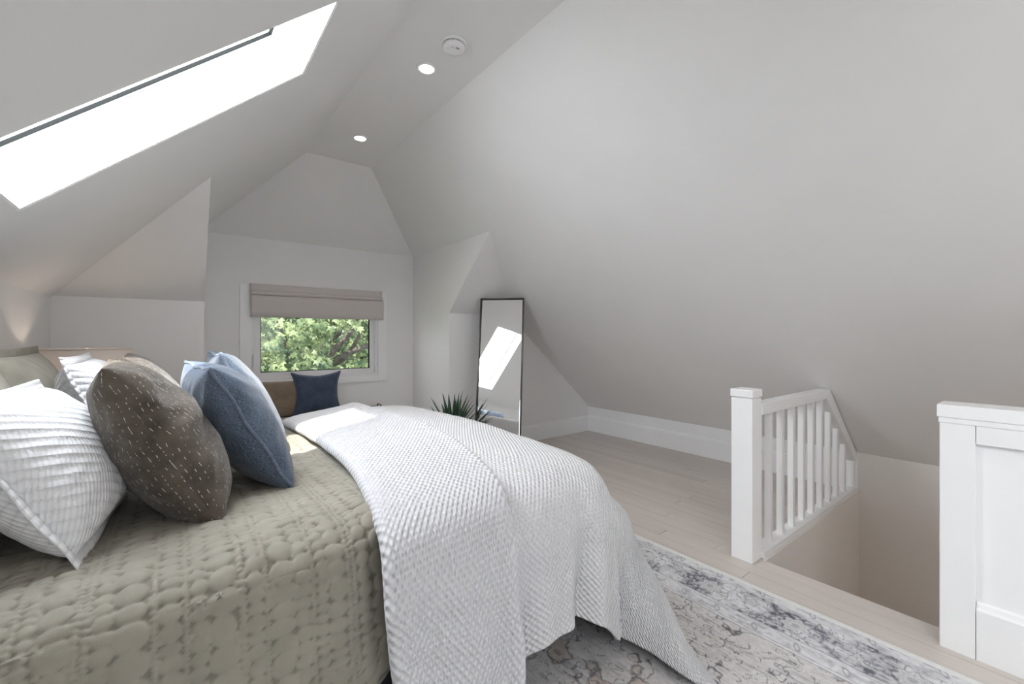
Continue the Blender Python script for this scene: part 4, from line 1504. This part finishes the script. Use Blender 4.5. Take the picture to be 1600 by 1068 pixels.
# ------------------------------------------------------------------ nightstand and lamp
ns = empty('nightstand', (-0.38, 3.22, 0), label='small dark nightstand beside the far side of the bed', cat='nightstand')
box('tabletop', (-0.21, -0.19, 0.53), (0.21, 0.19, 0.56), M['dark_wood'], ns, 0.004)
box('body', (-0.19, -0.17, 0.30), (0.19, 0.17, 0.53), M['dark_wood'], ns, 0.003)
dr = box('drawer', (0.188, -0.155, 0.325), (0.204, 0.155, 0.505), M['dark_wood'], ns, 0.003)
bm = bmesh.new(); add_lathe(bm, [(0.0001, 0.022), (0.01, 0.02), (0.012, 0.012), (0.005, 0.006), (0.005, 0)], 14)
kn = from_bm('knob', bm, M['steel'], dr, True)
kn.rotation_euler = (0, math.pi / 2, 0); kn.location = (0.203, 0, 0.42)
for sx_ in (-0.17, 0.17):
    for sy_ in (-0.15, 0.15):
        box('leg', (sx_ - 0.016, sy_ - 0.016, 0.0), (sx_ + 0.016, sy_ + 0.016, 0.30), M['dark_wood'], ns, 0.002)

lp = empty('table_lamp', (-0.375, 3.17, 0.561), label='table lamp with pale beige drum shade behind the white pillows', cat='lamp')
bm = bmesh.new()
add_lathe(bm, [(0.065, 0.0), (0.065, 0.015), (0.03, 0.03), (0.05, 0.08), (0.062, 0.14), (0.045, 0.21), (0.015, 0.26), (0.012, 0.30)], 28)
from_bm('base', bm, M['white_plastic'], lp, True)
bm = bmesh.new()
add_tube(bm, [(0, 0, 0.29), (0, 0, 0.575)], 0.005, 8)
add_tube(bm, [(-0.178, 0, 0.570), (0.178, 0, 0.570)], 0.0022, 6)
add_tube(bm, [(0, -0.178, 0.570), (0, 0.178, 0.570)], 0.0022, 6)
from_bm('harp', bm, M['steel'], lp)
bm = bmesh.new()
add_lathe(bm, [(0.0001, 0.590), (0.012, 0.588), (0.016, 0.582), (0.014, 0.576), (0.004, 0.572)], 16)
from_bm('finial', bm, M['steel'], lp, True)
bm = bmesh.new()
add_lathe(bm, [(0.186, 0.315), (0.182, 0.577), (0.180, 0.577), (0.184, 0.315), (0.186, 0.315)], 48)
sh_ = from_bm('lamp_shade', bm, M['shade'], lp, True)
for zc_, r_ in ((0.574, 0.1832), (0.320, 0.187)):
    bm = bmesh.new()
    add_tube(bm, [(r_ * math.cos(2 * math.pi * k / 48), r_ * math.sin(2 * math.pi * k / 48), zc_) for k in range(48)], 0.0028, 6, closed=True)
    from_bm('shade_trim', bm, M['shade'], sh_, True)
bl = bpy.data.lights.new('lamp_bulb', 'POINT')
bl.energy = 2.0
bl.color = (1.0, 0.82, 0.68)
bl.shadow_soft_size = 0.03
blo = bpy.data.objects.new('lamp_bulb', bl)
COL.objects.link(blo)
blo.parent = lp
blo.location = (0, 0, 0.42)

# ------------------------------------------------------------------ bench under the window with two pillows and a tray
bn = empty('window_bench', (1.12, 4.33, 0), label='low upholstered bench under the window, hidden behind the bed', cat='bench')
box('bench_seat', (-0.72, -0.25, 0.33), (0.60, 0.25, 0.47), M['bench'], bn, 0.02)
box('bench_frame', (-0.70, -0.23, 0.27), (0.58, 0.23, 0.33), M['dark_wood'], bn, 0.004)
for sx_ in (-0.66, 0.54):
    for sy_ in (-0.19, 0.19):
        box('leg', (sx_ - 0.02, sy_ - 0.02, 0.0), (sx_ + 0.02, sy_ + 0.02, 0.27), M['dark_wood'], bn, 0.002)
pillow('cushion', (0.72, 4.34, 0.472), 0.54, 0.33, 0.13, D(-92), D(14), M['tan'], 'brown woven lumbar cushion on the bench at the left of the navy one',
       piping=M['brown_trim'], seed=14, pinch=0.04, pr=0.003, wr=0.003)
pillow('cushion', (1.03, 4.25, 0.472), 0.43, 0.41, 0.13, D(-96), D(16), M['navy'], 'small navy velvet cushion with pointed corners under the window',
       piping=M['navy_trim'], seed=15, pinch=0.20, pr=0.005, wr=0.004)
ty = empty('tray', (1.42, 4.17, 0.471), label='small tray with dark raised handle peeking up behind the duvet', cat='tray')
frame_ring_o = box('tray_base', (-0.16, -0.09, 0.0), (0.16, 0.09, 0.012), M['dark_wood'], ty, 0.003)
for nm, lo, hi in (('rim', (-0.16, -0.09, 0.01), (0.16, -0.08, 0.04)), ('rim', (-0.16, 0.08, 0.01), (0.16, 0.09, 0.04)), ('rim', (-0.16, -0.08, 0.01), (-0.15, 0.08, 0.04)), ('rim', (0.15, -0.08, 0.01), (0.16, 0.08, 0.04))):
    box(nm, lo, hi, M['steel'], ty, 0.002)
for sx_ in (-0.155, 0.155):
    bm = bmesh.new()
    add_tube(bm, [(sx_, -0.05, 0.035), (sx_, -0.045, 0.06), (sx_, 0.0, 0.066), (sx_, 0.045, 0.06), (sx_, 0.05, 0.035)], 0.006, 8)
    from_bm('handle', bm, M['mirror_frame'], ty, True)

# ------------------------------------------------------------------ agave plant by the mirror
pt = empty('potted_agave', (1.93, 3.36, 0), label='spiky dark green agave in a pot between bed and mirror', cat='plant')
bm = bmesh.new()
add_lathe(bm, [(0.10, 0.0), (0.115, 0.02), (0.145, 0.34), (0.15, 0.36), (0.135, 0.36), (0.13, 0.33)], 32)
from_bm('pot', bm, M['pot'], pt, True)
bm = bmesh.new()
add_lathe(bm, [(0.0001, 0.338), (0.131, 0.335), (0.131, 0.32)], 24)
from_bm('soil', bm, M['soil'], pt)
rl_ = random.Random(12)


def leaf_blade(az, el, L, W_, curl):
    """a channelled tapering blade"""
    n = 9
    bm = bmesh.new()
    rows = []
    p = Vector((0.02 * math.cos(az), 0.02 * math.sin(az), 0.34))
    e = el
    side = Vector((-math.sin(az), math.cos(az), 0))
    for i in range(n + 1):
        t = i / n
        d_ = Vector((math.cos(az) * math.cos(e), math.sin(az) * math.cos(e), math.sin(e)))
        up = side.cross(d_)
        w_ = W_ * (0.75 + 1.2 * t - 2.0 * t * t + 0.05) if t < 0.999 else 0.0
        w_ = max(w_, 0.0006) * (1 if t < 0.9 else 0.6)
        rows.append([bm.verts.new(p - side * w_ * 0.5), bm.verts.new(p - up * w_ * 0.12 + Vector((0, 0, 0))), bm.verts.new(p + side * w_ * 0.5), bm.verts.new(p - up * (w_ * 0.12 + 0.004 * (1 - t)))])
        p = p + d_ * (L / n)
        e += curl / n
    for A, B in zip(rows, rows[1:]):
        for k in range(4):
            a_, b_ = k, (k + 1) % 4
            if (a_, b_) in ((0, 1), (1, 2), (2, 3), (3, 0)):
                try: bm.faces.new((A[a_], A[b_], B[b_], B[a_]))
                except ValueError: pass
    return from_bm('leaf', bm, M['leaf_green'], pt, True)


for k in range(34):
    ring = k / 34
    leaf_blade(k * 2.39996 + rl_.uniform(-.15, .15), D(82 - 52 * ring + rl_.uniform(-5, 5)), 0.385 - 0.07 * ring + rl_.uniform(-.03, .03), 0.034 + 0.010 * ring, rl_.uniform(-0.35, 0.1))
for az in (-0.25, -0.05):
    leaf_blade(az, D(24), 0.36, 0.022, -0.3)

# ------------------------------------------------------------------ maple tree outside
def maple_leaf_verts(s):
    pts = []
    lobes = [(90, 1.0), (40, 0.82), (140, 0.82), (-15, 0.55), (195, 0.55)]
    prof = [(-90, 0.12), (-50, 0.34), (-15, 0.60), (5, 0.36), (22, 0.50), (40, 0.86), (56, 0.52), (64, 0.42), (78, 0.72), (90, 1.02), (102, 0.72), (116, 0.42), (124, 0.52), (140, 0.86), (158, 0.50), (175, 0.36), (195, 0.60), (230, 0.34)]
    for a_, r_ in prof:
        z_ = -0.18 * r_ * r_ * s
        pts.append((r_ * s * math.cos(D(a_)), r_ * s * math.sin(D(a_)), z_))
    return pts


lv = maple_leaf_verts(0.085)
leaf_me = bpy.data.meshes.new('leaf')
leaf_me.from_pydata([(0, 0, 0.004)] + lv, [], [(0, i + 1, (i + 1) % len(lv) + 1) for i in range(len(lv))])
leaf_me.materials.append(M['leaf'])
tree = empty('maple_tree', (2.1, 8.2, -3.0), label='leafy green maple tree with dark branches outside the window', cat='tree')


def limb(name, pts, r):
    bm = bmesh.new()
    pts = [Vector(p) - Vector((2.1, 8.2, -3.0)) for p in pts]
    # smooth with subdivision
    pp = np.array([list(p) for p in pts])
    ts = np.linspace(0, len(pp) - 1, len(pp) * 5)
    cc = interp1(pp, ts, 0)
    rr = list(np.interp(ts, np.arange(len(pp)), r))
    add_tube(bm, [Vector(c) for c in cc], rr, 9)
    return from_bm(name, bm, M['bark'], tree, True)


limb('trunk', [(2.0, 8.6, -3.0), (2.0, 8.55, -1.5), (1.95, 8.4, -0.3), (1.95, 8.1, 0.45), (2.0, 7.9, 0.72)], [0.22, 0.19, 0.15, 0.11, 0.09])
limb('branch', [(1.98, 7.9, 0.68), (2.15, 7.7, 1.0), (2.40, 7.6, 1.32), (2.7, 7.7, 1.9)], [0.06, 0.05, 0.04, 0.03])
limb('branch', [(1.96, 8.0, 0.60), (2.25, 7.7, 0.86), (2.55, 7.6, 1.00), (2.9, 7.6, 1.12), (3.6, 7.8, 1.5)], [0.065, 0.055, 0.045, 0.035, 0.02])
limb('branch', [(1.95, 8.1, 0.45), (1.98, 7.9, 1.0), (2.25, 7.8, 1.28), (2.35, 7.8, 1.9)], [0.05, 0.04, 0.035, 0.025])
limb('branch', [(1.9, 8.3, 0.2), (1.6, 8.3, 0.7), (1.42, 8.2, 1.2), (1.3, 8.3, 2.0)], [0.05, 0.04, 0.03, 0.02])
limb('branch', [(2.1, 7.9, 0.70), (2.3, 7.75, 0.80), (2.55, 7.7, 1.22), (2.75, 7.8, 1.7)], [0.04, 0.035, 0.03, 0.02])

rt = random.Random(44)
# clumps of foliage; the nearest 300 leaves are parts of their own
clumps = []
for k in range(420):
    clumps.append((rt.uniform(-0.6, 4.6), rt.uniform(6.9, 10.5), rt.uniform(-0.8, 3.0), rt.uniform(0.22, 0.5)))
# hand-placed bright sprays near the window, leaving the branch zone open
for c_ in ((1.15, 6.9, 1.45, .22), (1.35, 6.7, 1.30, .20), (1.0, 6.8, 1.1, .22), (1.2, 6.9, 0.85, .2), (1.6, 6.8, 1.35, .22), (1.75, 6.9, 1.15, .22), (1.55, 6.8, 0.85, .22), (1.85, 6.9, 0.75, .2),
           (2.45, 6.9, 1.45, .2), (2.55, 7.0, 0.72, .2), (1.9, 7.0, 1.45, .2), (1.3, 7.1, 0.6, .2), (2.1, 7.0, 0.6, .15)):
    clumps.append(c_)


def blocked(x_, y_, z_):
    # keep a gap where the branches show
    if y_ < 8.3:
        lx = x_ / y_; lz = (z_ - 1.2) / y_
        return lx > 0.268 and lx < 0.345 and lz > -0.07 + (lx - 0.268) * 0.2 and lz < 0.012
    return False


leaves = []
for (cx_, cy_, cz_, cr_) in clumps:
    cnt = 40 if cy_ < 7.2 else 34
    for _ in range(cnt):
        v = Vector((rt.gauss(0, 1), rt.gauss(0, 1), rt.gauss(0, 1) * 0.6)) * cr_ * 0.55
        p = Vector((cx_, cy_, cz_)) + v
        if p.y < 6.4 or blocked(*p): continue
        leaves.append(p)


def seen(p):
    return 0.10 < p.x / p.y < 0.38 and -0.11 < (p.z - 1.2) / p.y < 0.06


leaves.sort(key=lambda p: (0 if seen(p) else 1, p.length))
base = Vector((2.1, 8.2, -3.0))
allv, allf = [], []
lvn = np.array([(0, 0, 0.004)] + lv)
for k, p in enumerate(leaves):
    eu = Euler((D(rt.uniform(25, 80)), rt.uniform(-0.5, 0.5), rt.uniform(-0.9, 0.9)))
    eu2 = Matrix.Rotation(rt.uniform(-1.2, 1.2), 3, 'Z')
    sc_ = rt.uniform(0.7, 1.25)
    Rm = eu.to_matrix() @ Matrix.Rotation(math.pi + rt.uniform(-0.9, 0.9), 3, 'Z')
    if k < 300:
        o = bpy.data.objects.new('leaf', leaf_me)
        COL.objects.link(o)
        o.parent = tree
        o.location = p - base
        o.rotation_euler = Rm.to_euler()
        o.scale = (sc_, sc_, sc_)
    else:
        R3 = np.array(Rm) * sc_
        st0 = len(allv) * 19
        allv.append(lvn @ R3.T + np.array(p - base))
nl = len(lvn)
V_ = np.concatenate(allv)
F_ = np.array([(0, i + 1, (i + 1) % (nl - 1) + 1) for i in range(nl - 1)])
FF = (F_[None] + (np.arange(len(allv)) * nl)[:, None, None]).reshape(-1, 3)
me = bpy.data.meshes.new('foliage')
me.vertices.add(len(V_)); me.vertices.foreach_set('co', V_.reshape(-1).astype(np.float32))
me.loops.add(FF.size); me.loops.foreach_set('vertex_index', FF.reshape(-1).astype(np.int32))
me.polygons.add(len(FF)); me.polygons.foreach_set('loop_start', (np.arange(len(FF)) * 3).astype(np.int32)); me.polygons.foreach_set('loop_total', np.full(len(FF), 3, np.int32))
me.update()
fo = link('foliage', me, M['leaf'], tree)
fo['kind'] = 'stuff'

# lawn far below and a hedge mass behind the tree
g = box('ground', (-30, 5.5, -3.2), (40, 60, -3.0), M['grass']); g['kind'] = 'structure'
hg = empty('hedge', (3, 14, -3.0), label='dark dense hedge trees beyond the maple, seen through gaps', cat='hedge')
bm = bmesh.new()
rh = random.Random(5)
for k in range(1400):
    c_ = Vector((rh.uniform(-5, 9), rh.uniform(-0.6, 0.6) , rh.uniform(0.2, 7.5)))
    r_ = rh.uniform(0.3, 0.62)
    Mx = Matrix.Translation(c_) @ Euler((rh.uniform(0, 3), rh.uniform(0, 3), rh.uniform(0, 3))).to_matrix().to_4x4() @ Matrix.Diagonal((r_, r_ * 0.8, r_ * 0.5, 1))
    bmesh.ops.create_icosphere(bm, subdivisions=1, radius=1, matrix=Mx)
hm = from_bm('hedge_foliage', bm, M['leaf'], hg)
hm['kind'] = 'stuff'

# stair lamp glow from the floor below
sl = bpy.data.lights.new('stair_lamp', 'POINT')
sl.energy = 4
sl.color = (1.0, 0.80, 0.62)
sl.shadow_soft_size = 0.12
slo = bpy.data.objects.new('stair_lamp', sl)
COL.objects.link(slo)
slo.location = (3.2, -0.9, -0.3)
